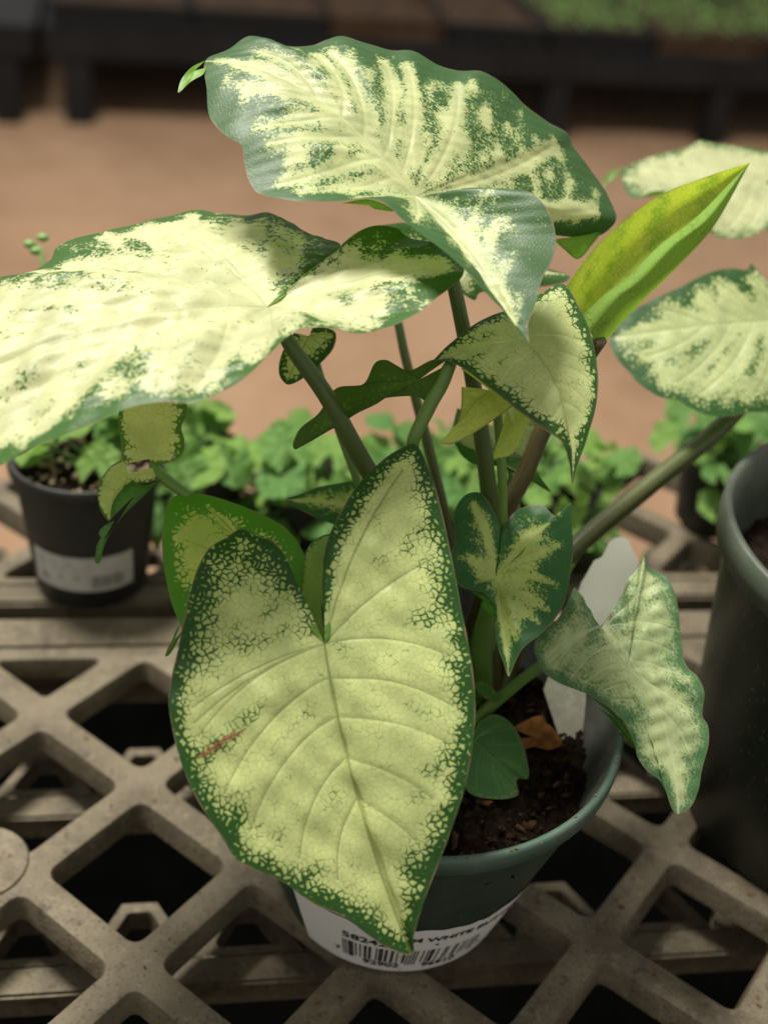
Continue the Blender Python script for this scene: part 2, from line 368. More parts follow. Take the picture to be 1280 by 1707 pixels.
V, F = lathe(inn, 96, PC); link('pot_inside', mesh('pot_inside', V, F), pot_mat('pot_inside_plastic', (0.045, 0.05, 0.045), (0.11, 0.11, 0.10), 0.35), pot)
link('soil', soil_mesh(PC, rad_at(0.062)-0.0012, 0.0585, 0.0013, 90, 3), M_soil, pot)
# label wrapped round the pot
A0 = math.radians(-104.8)
T = NT('white_label_paper'); P = T.n('ShaderNodeTexCoord').outputs['Object']
n1 = T.noise(P, 700, 4, 0.6).outputs[0]; n2 = T.noise(P, 60, 4).outputs[0]
c = T.mix(T.math('MULTIPLY', n2, 0.4), (0.70, 0.69, 0.66, 1), (0.56, 0.55, 0.52, 1)); c = T.mix(T.sstep(n1, 0.69, 0.73), c, (0.20, 0.13, 0.09, 1))
M_label = T.out(pbsdf(T, c, 0.55, 0.4))
M_ink = simple('black_label_ink', (0.015, 0.015, 0.015), 0.6, 0.3, (0.06, 0.06, 0.06), 500)
def wrap(pts, off=0.0):
    """(arc length from the label's middle, height) -> on the pot wall"""
    o = []
    for s, z in pts:
        a = A0+0.14+s/rad_at(0.014); r = rad_at(z)+off
        o.append((PC[0]+r*math.cos(a), PC[1]+r*math.sin(a), z))
    return o
LW = (-0.0310, 0.0580); V = []; F = []; nL = 90
for k in range(nL+1):
    s = LW[0]+(LW[1]-LW[0])*k/nL
    zt = 0.0312 + 0.0003*math.sin(k*0.9) + (0.0006*math.sin(k*0.23))
    if 0.019 < s < 0.0215: zt -= 0.0010
    V += wrap([(s, 0.0012), (s, 0.016), (s, zt)], 0.00035)
for k in range(nL):
    for j in range(2): F.append((k*3+j, (k+1)*3+j, (k+1)*3+j+1, k*3+j+1))
label = link('label', mesh('label', V, F), M_label, pot)
label['label'] = 'white paper label with barcode'
V = []; F = []
def bar(s0, s1, z0, z1):
    b = len(V); V.extend(wrap([(s0, z0), (s1, z0), (s1, z1), (s0, z1)], 0.00055)); F.append((b, b+1, b+2, b+3))
rb_ = random.Random(3); s = -0.0165; mod = 0.000335
pat = [1, 1, 1]
for d in range(6): pat += rb_.choice([[3, 2, 1, 1], [2, 2, 2, 1], [2, 1, 2, 2], [1, 4, 1, 1], [1, 1, 3, 2], [1, 2, 3, 1], [1, 1, 1, 4], [1, 3, 1, 2]])
pat += [1, 1, 1, 1, 1]
for d in range(6): pat += rb_.choice([[3, 2, 1, 1], [2, 2, 2, 1], [2, 1, 2, 2], [1, 4, 1, 1], [1, 1, 3, 2], [1, 2, 3, 1], [1, 1, 1, 4], [1, 3, 1, 2]])
pat += [1, 1, 1]
on = True; tot = sum(pat); mod = 0.0400/tot; cum = 0
for wd in pat:
    if on:
        lo = 0.0068 if (cum < 5 or cum > tot-5 or abs(cum-tot/2) < 4) else 0.0082
        bar(s, s+wd*mod*0.92, lo, 0.0172)
    s += wd*mod; cum += wd; on = not on
link('barcode', mesh('barcode', V, F), M_ink, label, smooth=False)
def text_on(txt, s, z, size, parent, name='lettering', fn=wrap, bold=0.0):
    cu = bpy.data.curves.new('t', 'FONT'); cu.body = txt; cu.size = size; cu.resolution_u = 3; cu.offset = bold
    ob = bpy.data.objects.new('t', cu); COL.objects.link(ob)
    dg = bpy.context.evaluated_depsgraph_get(); me0 = bpy.data.meshes.new_from_object(ob.evaluated_get(dg))
    bpy.data.objects.remove(ob)
    me = bpy.data.meshes.new(name); co_ = [(v.co.x, v.co.y) for v in me0.vertices]
    me.from_pydata(fn([(s+x, z+y) for x, y in co_], 0.00055), [], [tuple(p.vertices) for p in me0.polygons])
    return link(name, me, M_ink, parent, smooth=False)
text_on('92902', -0.0105, 0.0046, 0.0044, label, bold=0.00012); text_on('96910', 0.0072, 0.0046, 0.0044, label, bold=0.00012)
text_on('7', -0.0192, 0.0078, 0.0036, label, bold=0.0001); text_on('7', 0.0246, 0.0078, 0.0036, label, bold=0.0001)
text_on('58242', -0.0165, 0.0192, 0.0050, label, bold=0.00012); text_on('M WHITE BUTTERF', 0.0016, 0.0236, 0.0040, label, bold=0.00012)
text_on('.', 0.0085, 0.0205, 0.006, label, bold=0.0002)

def plain_pot(name, c, H, rb, rt, mat, label_, soilz, rimw=0.0016, soil=True, group=None, rim=None):
    o = empty(name, (c[0], c[1], 0.0002)); tag(o, label_, 'pot', group)
    f = lambda z: rb+(rt-rimw-rb)*z/H
    V, F = lathe([(0.0, 0.0002), (rb-0.0015, 0.0002), (rb, 0.0015), (f(H*0.4), H*0.4), (f(H*0.9), H*0.9)], 72, c); link('pot_wall', mesh('w', V, F), mat, o)
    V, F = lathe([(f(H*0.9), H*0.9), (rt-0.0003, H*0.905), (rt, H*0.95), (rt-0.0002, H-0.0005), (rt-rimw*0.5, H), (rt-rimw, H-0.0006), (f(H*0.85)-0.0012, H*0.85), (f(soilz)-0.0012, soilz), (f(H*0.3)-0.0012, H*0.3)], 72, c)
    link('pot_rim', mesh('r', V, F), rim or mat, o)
    link('soil', soil_mesh(c, f(soilz)-0.0012, soilz, 0.0008, 50, 5), M_soil, o)
    return o
LPC = np.array([-0.0215, 0.1110])
lp = plain_pot('plant_pot', LPC, 0.060, 0.0215, 0.0290, M_black, 'small black pot with a white label strip and gritty soil', 0.0545)
def wrap_l(pts, off=0.0):
    o = []
    for s, z in pts:
        r = 0.0215+(0.0274-0.0215)*z/0.06+off; a = math.radians(-95)+s/r
        o.append((LPC[0]+r*math.cos(a), LPC[1]+r*math.sin(a), z))
    return o
V = []; F = []
for k in range(25):
    s = -0.0205+0.041*k/24; V += wrap_l([(s, 0.0105), (s, 0.0275)], 0.0003)
for k in range(24): F.append((2*k, 2*k+2, 2*k+3, 2*k+1))
lab2 = link('label', mesh('l', V, F), simple('grey_label_paper', (0.50, 0.49, 0.46), 0.6, 0.3, (0.42, 0.41, 0.38), 200), lp)
M_fade = simple('faded_label_ink', (0.16, 0.16, 0.15), 0.7, 0.2); V = []; F = []
for k in range(16):
    s = 0.004+0.0008*k; b = len(V); wd = random.choice([0.0003, 0.0005]); V += wrap_l([(s, 0.0125), (s+wd, 0.0125), (s+wd, 0.0185), (s, 0.0185)], 0.0005); F.append((b, b+1, b+2, b+3))
for (s0, s1, z) in [(-0.017, -0.004, 0.0235), (-0.017, -0.006, 0.0212), (-0.017, -0.0145, 0.0155), (-0.0165, -0.0135, 0.0140), (-0.009, -0.001, 0.0165)]:
    b = len(V); V += wrap_l([(s0, z), (s1, z), (s1, z+0.0011), (s0, z+0.0011)], 0.0005); F.append((b, b+1, b+2, b+3))
link('label_print', mesh('lp', V, F), M_fade, lab2, smooth=False)
# perlite in the left pot
M_grit = simple('perlite', (0.42, 0.33, 0.22), 0.9, 0.1, (0.25, 0.17, 0.10), 300)
bm = bmesh.new()
for k in range(110):
    r = 0.024*math.sqrt(random.random()); a = random.uniform(0, 6.28)
    bmesh.ops.create_icosphere(bm, subdivisions=1, radius=random.uniform(0.0006, 0.0014), matrix=Matrix.Translation((LPC[0]+r*math.cos(a), LPC[1]+r*math.sin(a), 0.0553)) @ Matrix.Rotation(random.random()*3, 4, 'X'))
me = bpy.data.meshes.new('grit'); bm.to_mesh(me); bm.free(); go = link('perlite', me, M_grit, lp); go['kind'] = 'stuff'
RPC = np.array([0.2335, -0.0215])
plain_pot('plant_pot', RPC, 0.1145, 0.0500, 0.0640, M_olive, 'tall dark olive pot with thick rim painted as if lit beside the lattice seam', 0.088, 0.0028, rim=pot_mat('olive_pot_rim_painted_lit', (0.05, 0.065, 0.045), (0.085, 0.095, 0.075), 0.4))  # rim colour lightened to imitate light falling on the rim top
# ---------------------------------------------------------------- the variegated plant
plant = empty('variegated_plant', (PC[0]+0.028, PC[1]+0.014, 0.060))
tag(plant, 'bushy arrowhead plant with cream and green marbled leaves in the labelled green pot', 'plant')
UPV = np.array([0.0, 0.0, 1.0])
def vnoise(X, seed, f):
    rg = np.random.default_rng(seed); s = 0
    for k in range(7):
        d = rg.normal(0, 1, X.shape[1]); s = s+np.sin(X@d*f*(0.6+0.25*k)+rg.uniform(0, 6.28))/(1+0.22*k)
    return s/3.2
def patch(center, margin, tip=None, bulge=0.06, up=0.5, flip=False, ns=200, nr=46, seed=0, wave=0.0004, pucker=0.0003, groove=0.00016, veins=True,
          mw=0.16, gtip=0.35, patches=0.45, g0=0.0, nlat=5, lobe=1.0, mk=1.0, keepv=0.03, midoff=None, bias=0.25, islw=0.016, closed=False, vcurve=0.0):
    C = at(center[0], center[1], center[2]/1000)
    Pm = np.array([list(at(m[0], m[1], m[2]/1000))+[m[3] if len(m) > 3 else bulge] for m in margin])
    S = catmull(Pm, ns); Mg, bl = S[:, :3], S[:, 3]
    ti = int(np.argmin(np.linalg.norm(Mg-at(tip[0], tip[1], tip[2]/1000 if len(tip) > 2 else center[2]/1000), axis=1))) if tip is not None else None
    if tip is not None:
        pm = np.array([[(p_-CP)@RT/((p_-CP)@FW)*FPX+640, 853.5-(p_-CP)@UP/((p_-CP)@FW)*FPX] for p_ in Mg]); ti = int(np.argmin(np.hypot(pm[:, 0]-tip[0], pm[:, 1]-tip[1])))
    view = (CP-C)/np.linalg.norm(CP-C); N = view*(1-up)+UPV*up; N /= np.linalg.norm(N)
    if flip: N = N*0.6
    L = np.linalg.norm(Mg-C, axis=1)
    r = np.linspace(0, 1, nr+1)**0.85
    K = C+(Mg-C)*0.5+N*(bl*L)[:, None]
    if midoff is not None:
        D0 = (Mg-C)/np.maximum(L, 1e-6)[:, None]; p0 = np.concatenate([[0], np.cumsum(np.arccos(np.clip(np.sum(D0[1:]*D0[:-1], axis=1), -1, 1)))]); p0 = p0-p0[ti]
        K = K+np.exp(-(p0/0.75)**2)[:, None]*((RT*midoff[0]-UP*midoff[1])*center[2]/1000/FPX)
    t = r[None, :, None]
    G = (1-t)**2*C+2*t*(1-t)*K[:, None, :]+t*t*Mg[:, None, :]
    # flat leaf coordinates: polar unrolling about the petiole
    rho = np.concatenate([np.zeros((ns, 1)), np.cumsum(np.linalg.norm(np.diff(G, axis=1), axis=2), axis=1)], axis=1)
    D = (Mg-C)/np.maximum(L, 1e-6)[:, None]
    dphi = np.arccos(np.clip(np.sum(D[1:]*D[:-1], axis=1), -1, 1)); phi = np.concatenate([[0], np.cumsum(dphi)])
    i0 = ti if ti is not None else ns//2
    phi = phi-phi[i0]
    FX = rho*np.sin(phi)[:, None]; FY = rho*np.cos(phi)[:, None]
    Rm = rho[:, -1]; LT = Rm[i0]; phv = phi
    if closed:
        O = 0.5*np.array([FX[0, -1]+FX[-1, -1], FY[0, -1]+FY[-1, -1]]); tv = np.array([FX[i0, -1], FY[i0, -1]])-O; LT = np.hypot(*tv); tv = tv/LT
        X1, Y1 = FX-O[0], FY-O[1]; FX = X1*tv[1]-Y1*tv[0]; FY = X1*tv[0]+Y1*tv[1]
        phv = np.arctan2(FX[:, -1], FY[:, -1]); Rm = np.hypot(FX[:, -1], FY[:, -1])
    # distance to margin
    Mf = np.c_[FX[:, -1], FY[:, -1]]
    Q = np.c_[FX.ravel(), FY.ravel()]; side = np.sign(np.repeat(phi, nr+1)) if not closed else np.sign(FX.ravel()); side[side == 0] = 1
    msid = np.sign(phv)
    md = np.full(len(Q), 1e3)
    if closed:
        md = np.concatenate([np.min(np.hypot(q_[:, None, 0]-Mf[None, :, 0], q_[:, None, 1]-Mf[None, :, 1]), axis=1) for q_ in np.array_split(Q, 8)])
    for sd in (-1, 1) if not closed else ():
        sel = side == sd; mm = Mf[(msid == sd) | (msid == 0)]
        if len(mm) and sel.any():
            md[sel] = np.min(np.hypot(Q[sel][:, None, 0]-mm[None, :, 0], Q[sel][:, None, 1]-mm[None, :, 1]), axis=1)
    vd = np.full(len(Q), 1e3); vmain = np.full(len(Q), 1e3)
    order = np.argsort(phv)
    def Rof(p): return float(np.interp(p, phv[order], Rm[order]))
    midx = lambda y: vcurve*LT*4*(y/LT)*(1-y/LT)
    if veins and ti is not None:
        polys = []
        tt = np.linspace(0, 1, 26)[:, None]
        polys.append((0, np.array([[0, 0], [0, LT]])*np.linspace(0, 1, 2)[:, None], 1.0))
        yy = np.linspace(0, LT, 26); polys[0] = (0, np.c_[midx(yy), yy], 1.0)
        for sd in (-1, 1):
            pm_ = phv.max() if sd > 0 else -phv.min()
            for k in range(nlat):
                y0 = LT*(0.0+0.62*(k/nlat)**1.1); pe = sd*min(pm_*0.9, 1.12*(1-k/nlat)**1.35+0.07); pe += sd*0.05*math.sin(seed*7+k*3)
                Re = Rof(pe)*0.86; E = np.array([Re*math.sin(pe), Re*math.cos(pe)]); S0 = np.array([midx(y0), y0])
                Kc = S0*0.5+E*0.5; dv = E-S0; Kc = Kc+np.array([dv[1], -dv[0]])*(0.16*sd)*(1 if True else 0)
                polys.append((sd, (1-tt)**2*S0+2*tt*(1-tt)*Kc+tt*tt*E, 0.7))
            if pm_ > 1.5:
                sl = (phv*sd > 1.3); 
                if sl.any():
                    pl = abs(phv[sl][np.argmax(Rm[sl])]); 
                    for fr_, wv_ in ((pl, 1.0), (0.5*pl+0.75, 0.8)):
                        pe = sd*fr_; Re = Rof(pe)*0.86; E = np.array([Re*math.sin(pe), Re*math.cos(pe)]); dv = E
                        Kc = E*0.5+np.array([dv[1], -dv[0]])*(0.10*sd)
                        polys.append((sd, (1-tt)**2*np.zeros(2)+2*tt*(1-tt)*Kc+tt*tt*E, wv_))
        for sd, pl, wv_ in polys:
            sel = np.ones(len(Q), bool) if sd == 0 else side == sd
            q_ = Q[sel]; best = np.full(len(q_), 1e3)
            for a, b in zip(pl[:-1], pl[1:]):
                ab = b-a; u_ = np.clip(((q_-a)@ab)/(ab@ab+1e-12), 0, 1); best = np.minimum(best, np.hypot(*(q_-a-u_[:, None]*ab).T))
            vd[sel] = np.minimum(vd[sel], best/wv_)
            if wv_ >= 1: vmain[sel] = np.minimum(vmain[sel], best)
        rf = np.tile(r, ns); coll = np.abs(md-LT*(0.055+0.008*np.sin(np.repeat(phi, nr+1)*13)))*1.3
        vdc = np.minimum(vd, coll*1.5)
    else: vdc = vd.copy()
    # relief
    X = G.reshape(-1, 3)
    dGr = np.gradient(G, axis=1); dGs = np.gradient(G, axis=0); Nn = np.cross(dGs, dGr); ln = np.linalg.norm(Nn, axis=2, keepdims=True); Nn = Nn/np.maximum(ln, 1e-12)
    Nn[:, 0] = Nn[:, 3]
    sg = np.sign(np.median(np.sum(Nn[:, 5:]*(-FW), axis=2))) or 1; Nn = Nn*sg
    if flip: Nn = -Nn
    Nn = Nn.reshape(-1, 3)
    rr_ = np.tile(r, ns); edgefix = (1-rr_**3)
    rel = wave*vnoise(Q, seed+1, 2*math.pi/0.018)*np.minimum(rr_*3, 1)*(0.4+0.6*edgefix)
    if veins and ti is not None:
        rel += -groove*np.exp(-(vd/0.0008)**2)*np.minimum(rr_*6, 1)+pucker*(1-np.exp(-(vd/0.006)**2))*edgefix
    X = X+Nn*rel[:, None]
    # pigment: green at the margin and in islands between the veins
    mdn = md/LT
    wl = mw*(1+0.55*vnoise(Q, seed+3, 2*math.pi/0.03))
    g = mk*np.exp(-(mdn/np.maximum(wl*0.62, 0.01))**1.15)
    isl = np.clip(vnoise(Q, seed+5, 2*math.pi/islw)*0.9+bias, 0, 1)
    g = g+patches*isl*np.clip((vd/LT-keepv)/0.05, 0, 1)*(0.4+0.6*rr_)
    if ti is not None: g = g+gtip*np.exp(-((np.hypot(Q[:, 0], Q[:, 1]-LT))/(0.16*LT))**2)
    g = g+g0-0.45*np.exp(-(vmain/(0.03*LT))**2)*(1-0.8*np.exp(-(mdn/0.03)**2))
    g = np.clip(g, 0, 1.3)
    vl = np.minimum(np.minimum(vd, coll*1.6+0.00016 if (veins and ti is not None) else vd), 0.01)
    m = nr+1; ori = (sg > 0)
    ii, jj = np.meshgrid(np.arange(ns-1), np.arange(nr), indexing='ij'); a_ = (ii*m+jj).ravel()
    F = np.c_[a_, a_+m, a_+m+1, a_+1]
    if ori == flip: F = F[:, ::-1]
    flat = np.c_[Q, np.full(len(Q), seed*0.37)]+np.array([seed*0.713, seed*0.29, 0])
    return X, F, dict(g=g, vl=vl, md=md), flat
def npmesh(name, V, F):
    me = bpy.data.meshes.new(name); me.vertices.add(len(V)); me.vertices.foreach_set('co', V.astype(np.float32).ravel())
    n = len(F); me.loops.add(n*4); me.loops.foreach_set('vertex_index', F.astype(np.int32).ravel())
    me.polygons.add(n); me.polygons.foreach_set('loop_start', np.arange(n, dtype=np.int32)*4); me.update(calc_edges=True); me.validate(); return me
def loft(rails, n=120, m=50, seed=0, g=0.1, invert=False):
    """a sheet through rails (each a list of photo points with depth); first rail is one free margin, the last the other"""
    R = np.array([catmull([list(at(x, y, d/1000)) for x, y, d in r_], n) for r_ in rails])
    G = np.array([catmull(R[:, k], m) for k in range(n)])
    X = G.reshape(-1, 3); ii, jj = np.meshgrid(np.arange(n-1), np.arange(m-1), indexing='ij'); a_ = (ii*m+jj).ravel()
    F = np.c_[a_, a_+m, a_+m+1, a_+1]
    if invert: F = F[:, ::-1]
    u = np.concatenate([np.zeros((n, 1)), np.cumsum(np.linalg.norm(np.diff(G, axis=1), axis=2), axis=1)], axis=1)
    v = np.concatenate([np.zeros((1, m)), np.cumsum(np.linalg.norm(np.diff(G, axis=0), axis=2), axis=0)], axis=0)
    md = np.minimum(u, u[:, -1:]-u).ravel(); Q = np.c_[u.ravel(), v.ravel()]
    gg = g*np.clip(vnoise(Q, seed, 2*math.pi/0.014)+0.3, 0, 1.2)
    return X, F, dict(g=gg, vl=np.full(len(X), 0.01), md=md), np.c_[Q, np.zeros(len(Q))]+seed*0.71
def leaf(name, patches, mat, parent=plant, label=None):
    Vs = []; Fs = []; At = dict(g=[], vl=[], md=[]); Fl = []; off = 0
    for X, F, A, fl in patches:
        Vs.append(X); Fs.append(np.array(F)+off); off += len(X); Fl.append(fl)
        for k in At: At[k].append(A[k])
    me = npmesh(name, np.concatenate(Vs), np.concatenate(Fs))
    for k in At:
        a = me.attributes.new(k, 'FLOAT', 'POINT'); a.data.foreach_set('value', np.concatenate(At[k]).astype(np.float32))
    a = me.attributes.new('flat', 'FLOAT_VECTOR', 'POINT'); a.data.foreach_set('vector', np.concatenate(Fl).astype(np.float32).ravel())
    o = link(name, me, mat, parent)
    if label: o['label'] = label
    return o
PALE = (0.63, 0.70, 0.29); CREAM = (0.80, 0.82, 0.50); GRN = (0.020, 0.068, 0.012); GRN2 = (0.055, 0.150, 0.045)
UND = (0.16, 0.30, 0.045)
sc1 = at(322, 1270, 0.2775); sc2 = at(414, 1216, 0.2805)
M_L1 = leaf_mat('leaf_front', PALE, GRN, UND, scale=640, net=0.30, vw=0.00045, soft=0.085, tint=0.92, tintc=(0.28, 0.40, 0.10), blotch=(sc1, sc2, 0.00075))
M_L2 = leaf_mat('leaf_cream', (0.72, 0.73, 0.43), (0.045, 0.115, 0.025), UND, transl=0.42, scale=800, net=0.10, speck=0.55, tintc=(0.36, 0.46, 0.18), vein=(0.30, 0.33, 0.14), veinamt=0.35)
M_L3 = leaf_mat('leaf_top', (0.62, 0.67, 0.35), (0.042, 0.105, 0.034), (0.20, 0.42, 0.03), scale=1150, vein=(0.60, 0.64, 0.36), veinamt=0.8, wgain=0.62, rough=0.42, net=0.08, spec=0.36, speck=0.6, tintc=(0.30, 0.42, 0.14))
M_L4 = leaf_mat('leaf_middle', (0.54, 0.60, 0.26), (0.025, 0.080, 0.014), (0.085, 0.18, 0.025), scale=620, vein=(0.60, 0.64, 0.36), veinamt=0.6)
M_L5 = leaf_mat('leaf_new', (0.56, 0.66, 0.13), (0.20, 0.36, 0.04), (0.22, 0.36, 0.07), scale=600, wgain=0.4, soft=0.22, transl=0.45, veinamt=0.3, vein=(0.5, 0.62, 0.15), spec=0.14, rough=0.6)
M_L6 = leaf_mat('leaf_right', (0.54, 0.61, 0.30), (0.028, 0.088, 0.022), UND, scale=560)
M_L7 = leaf_mat('leaf_far_right', (0.62, 0.65, 0.38), (0.045, 0.11, 0.03), (0.17, 0.36, 0.04), scale=700, vein=(0.45, 0.5, 0.25), veinamt=0.4)
M_L8 = leaf_mat('leaf_drooping', (0.62, 0.68, 0.28), (0.07, 0.17, 0.03), (0.10, 0.24, 0.06), scale=650, vein=(0.55, 0.6, 0.3), veinamt=0.4)
M_L9 = leaf_mat('leaf_yellow_green', (0.64, 0.74, 0.20), (0.085, 0.26, 0.022), UND, scale=620, wgain=0.7)
M_L12 = leaf_mat('leaf_young', (0.56, 0.64, 0.22), (0.034, 0.120, 0.036), (0.08, 0.26, 0.03), scale=1300, vein=(0.55, 0.65, 0.25), veinamt=0.5, wgain=0.7, rough=0.42, spec=0.35, net=0.08, speck=0.7, tintc=(0.20, 0.34, 0.07))
M_L13 = leaf_mat('leaf_dusty', (0.52, 0.60, 0.30), (0.065, 0.150, 0.060), (0.06, 0.19, 0.02), scale=1500, soft=0.2, vein=(0.56, 0.62, 0.38), veinamt=0.6, vw=0.0005, wgain=0.55, speck=0.7, tintc=(0.24, 0.34, 0.15))
M_plain = leaf_mat('leaf_plain', (0.075, 0.20, 0.05), (0.05, 0.14, 0.035), (0.07, 0.18, 0.04), scale=700, vein=(0.16, 0.30, 0.09), veinamt=0.7, soft=0.2)
M_yel = leaf_mat('leaf_yellow', (0.62, 0.70, 0.16), (0.35, 0.46, 0.07), (0.45, 0.56, 0.10), scale=600, wgain=0.2, soft=0.25, transl=0.4, veinamt=0.3, vein=(0.6, 0.65, 0.25))

L1 = [(520,1052,286),(503,1020,288),(485,965,290),(472,925,292),(455,903,293),(430,893,294),(402,882,295),(378,896,294),(347,917,292),(325,960,290),(308,1030,287),(295,1090,284),(282,1150,281),(284,1195,279),(300,1265,277),(330,1335,276),(370,1395,276),(400,1437,276),(470,1470,277),(520,1505,278),(575,1530,279),(615,1560,280),(650,1582,281),(686,1592,283),(690,1560,281),(708,1500,280),(735,1430,280),(760,1360,280),(778,1300,281),(792,1200,283),(788,1120,285),(772,1030,288),(755,940,291),(738,860,294),(722,800,296),(706,760,297),(692,740,298),(672,745,298),(640,765,297),(600,805,296),(570,850,294),(545,905,292),(538,950,291),(540,1000,289),(552,1040,287),(550,1062,286)]
leaf('leaf', [patch((541,1073,286), L1, tip=(686,1592), bulge=0.05, ns=760, nr=170, seed=1, midoff=(-36, 0), mw=0.085, mk=0.78, patches=0.30, nlat=5, wave=0.0006)], M_L1, label='large heart-shaped leaf with brown scar')
L2 = [(478,492,296),(500,470,302),(535,440,309),(568,408,316),(540,397,319),(510,385,322),(480,368,325),(450,355,327),(415,357,328),(380,357,328),(320,350,329),(270,362,327),(200,380,324),(140,395,321),(95,412,318),(85,432,314),(50,452,309),(0,463,303),(-60,490,294),(-140,600,280),(-190,720,268),(-110,800,262),(-40,797,259),(0,778,257),(60,745,256),(130,718,256),(190,690,257),(230,675,258),(270,670,259),(315,672,260),(370,655,262),(420,620,264),(450,590,266),(480,560,268),(510,545,270),(560,548,272),(600,555,274),(640,550,277),(690,525,281),(730,495,285),(771,460,290),(765,435,298),(725,405,304),(680,395,306),(660,380,306),(625,376,304),(595,388,301),(575,410,299),(550,440,298),(540,462,297),(510,475,295),(490,488,294)]
leaf('leaf', [patch((445,512,292), L2, tip=(-190,720), bulge=0.07, up=0.6, ns=700, nr=150, seed=2, midoff=(0, -90), mw=0.075, mk=0.52, bias=0.60, patches=0.62, wave=0.0008, pucker=0.0006, gtip=0.1)], M_L2, label='broad cream leaf')
L3 = [(730,335,304),(780,345,312),(850,375,322),(910,390,330),(960,395,335),(1000,392,338),(1027,365,339),(1015,330,340),(1000,305,340),(975,270,339),(955,245,338),(945,222,337),(915,205,335),(880,180,333),(850,150,331),(825,130,330),(800,118,329),(765,117,328),(730,108,327),(690,85,326),(650,83,325),(610,72,324),(570,60,323),(545,66,322),(520,76,321),(480,77,320),(445,68,319),(415,60,318),(380,82,317),(343,100,315),(345,150,309),(350,195,305),(375,225,301),(402,242,299),(408,275,297),(415,300,295),(430,322,293),(460,330,291),(500,336,290),(560,336,289),(610,330,288),(640,338,287),(670,365,284),(700,388,281),(740,418,278),(780,455,276),(820,498,274),(850,530,273),(875,565,273),(881,572,274),(880,540,276),(893,505,279),(903,465,282),(920,435,285),(926,395,288),(915,355,290),(890,325,292),(865,317,294),(845,333,296),(825,327,297),(790,330,299),(755,338,301),(720,333,303)]
hook = patch((325,118,312), [(343,100,314),(320,112,312),(303,132,310),(297,154,308),(302,152,308),(320,135,310),(338,124,311),(345,112,313)], ns=40, nr=8, flip=True, seed=31, veins=False, g0=0.4, patches=0)
curl = patch((955,395,334), [(920,376,333),(960,373,335),(998,386,337),(985,410,335),(963,432,333),(940,416,332),(922,400,332)], ns=50, nr=12, flip=True, seed=32, veins=False, g0=0.2, patches=0, bulge=0.12)
sliv = patch((615,342,290), [(570,339,290),(610,332,289),(640,340,288),(656,352,288),(625,348,290)], ns=30, nr=6, flip=True, seed=33, veins=False, g0=0.2, patches=0)
leaf('leaf', [patch((692,327,302), L3, tip=(343,100), bulge=0.06, up=0.4, ns=720, nr=150, seed=3, midoff=(0, -105), mw=0.10, bias=0.85, islw=0.015, patches=0.75, nlat=6, wave=0.0004, pucker=0.0006, keepv=0.012), hook, curl, sliv], M_L3, label='topmost marbled leaf')
L4 = [(722,600,297),(745,577,299),(780,548,302),(815,527,305),(850,515,307),(900,490,307),(938,474,306),(965,512,303),(985,560,300),(997,630,297),(990,690,294),(975,740,292),(960,780,291),(954,807,290),(948,770,289),(935,737,288),(905,715,288),(860,682,288),(820,650,289),(780,620,291),(750,603,294),(722,600,297)]
L4b = [(748,598,298),(720,600,297),(685,617,300),(665,612,302),(645,600,304),(625,605,306),(605,640,309),(560,648,312),(530,690,315),(500,715,317),(488,742,318),(495,749,318),(530,720,316),(570,690,313),(620,668,309),(690,660,303),(712,668,301),(730,640,299),(750,606,298)]
leaf('leaf', [patch((868,563,299), L4, tip=(954,807), bulge=0.07, up=0.4, ns=460, nr=100, seed=4, midoff=(50, 0), mw=0.09, mk=0.9, patches=0.35), patch((700,632,301), L4b, bulge=0.05, ns=160, nr=24, flip=True, seed=41, veins=False, g0=0.1, patches=0.2)], M_L4, label='arched leaf drooping to a point')
L5A = [(938,486,324),(985,420,327),(1040,367,330),(1100,325,333),(1170,297,336),(1249,271,340)]
L5M = [(962,540,331),(1012,470,335),(1068,410,338),(1125,362,340),(1185,320,341),(1249,271.5,341)]
L5B = [(994,585,326),(1044,528,328),(1084,487,330),(1142,430,333),(1192,371,336),(1249,272,341)]
L5F = [(984,555,318),(1028,502,319),(1070,468,321),(1125,410,324),(1182,362,330),(1248,272,340)]
L5C = [(966,530,318),(1006,492,319),(1046,462,321),(1100,408,325),(1160,362,331),(1246,274,340)]
leaf('leaf', [loft([L5A, L5M, L5B, L5F, L5C], 160, 70, 5, 0.55, invert=True)], M_L5, label='bright yellow-green new leaf still rolled')
L6 = [(1300,500,402),(1275,470,404),(1252,440,402),(1243,449,401),(1215,447,401),(1180,455,401),(1140,475,400),(1080,503,399),(1040,530,398),(1016,562,396),(1025,595,393),(1045,618,391),(1065,640,389),(1095,660,387),(1130,668,386),(1150,680,385),(1180,692,384),(1215,694,384),(1250,688,385),(1330,685,388),(1400,640,392),(1380,560,398)]
leaf('leaf', [patch((1320,530,398), L6, tip=(1016,562), bulge=0.06, up=0.4, ns=420, nr=100, seed=6, bias=0.4, mw=0.09, mk=0.9, patches=0.6)], M_L6, label='broad leaf beside the rolled new leaf')
L7 = [(1330,260,430),(1280,252,428),(1230,243,427),(1190,238,426),(1165,234,426),(1140,246,425),(1080,262,423),(1036,282,420),(1037,305,416),(1045,322,414),(1062,330,412),(1090,318,412),(1120,326,411),(1150,355,409),(1190,392,407),(1240,398,408),(1280,380,410),(1350,350,418)]
hook7 = patch((1022,295,419), [(1038,281,420),(1018,285,420),(1008,298,419),(1005,312,418),(1012,305,418),(1025,298,418),(1037,297,418)], ns=40, nr=8, flip=True, seed=71, veins=False, g0=0.6, patches=0)
leaf('leaf', [patch((1275,305,422), L7, tip=(1037,300), bulge=0.05, up=0.5, ns=320, nr=80, seed=7, mw=0.08, mk=0.5, patches=0.25), hook7], M_L7, label='pale leaf behind the rolled new leaf')
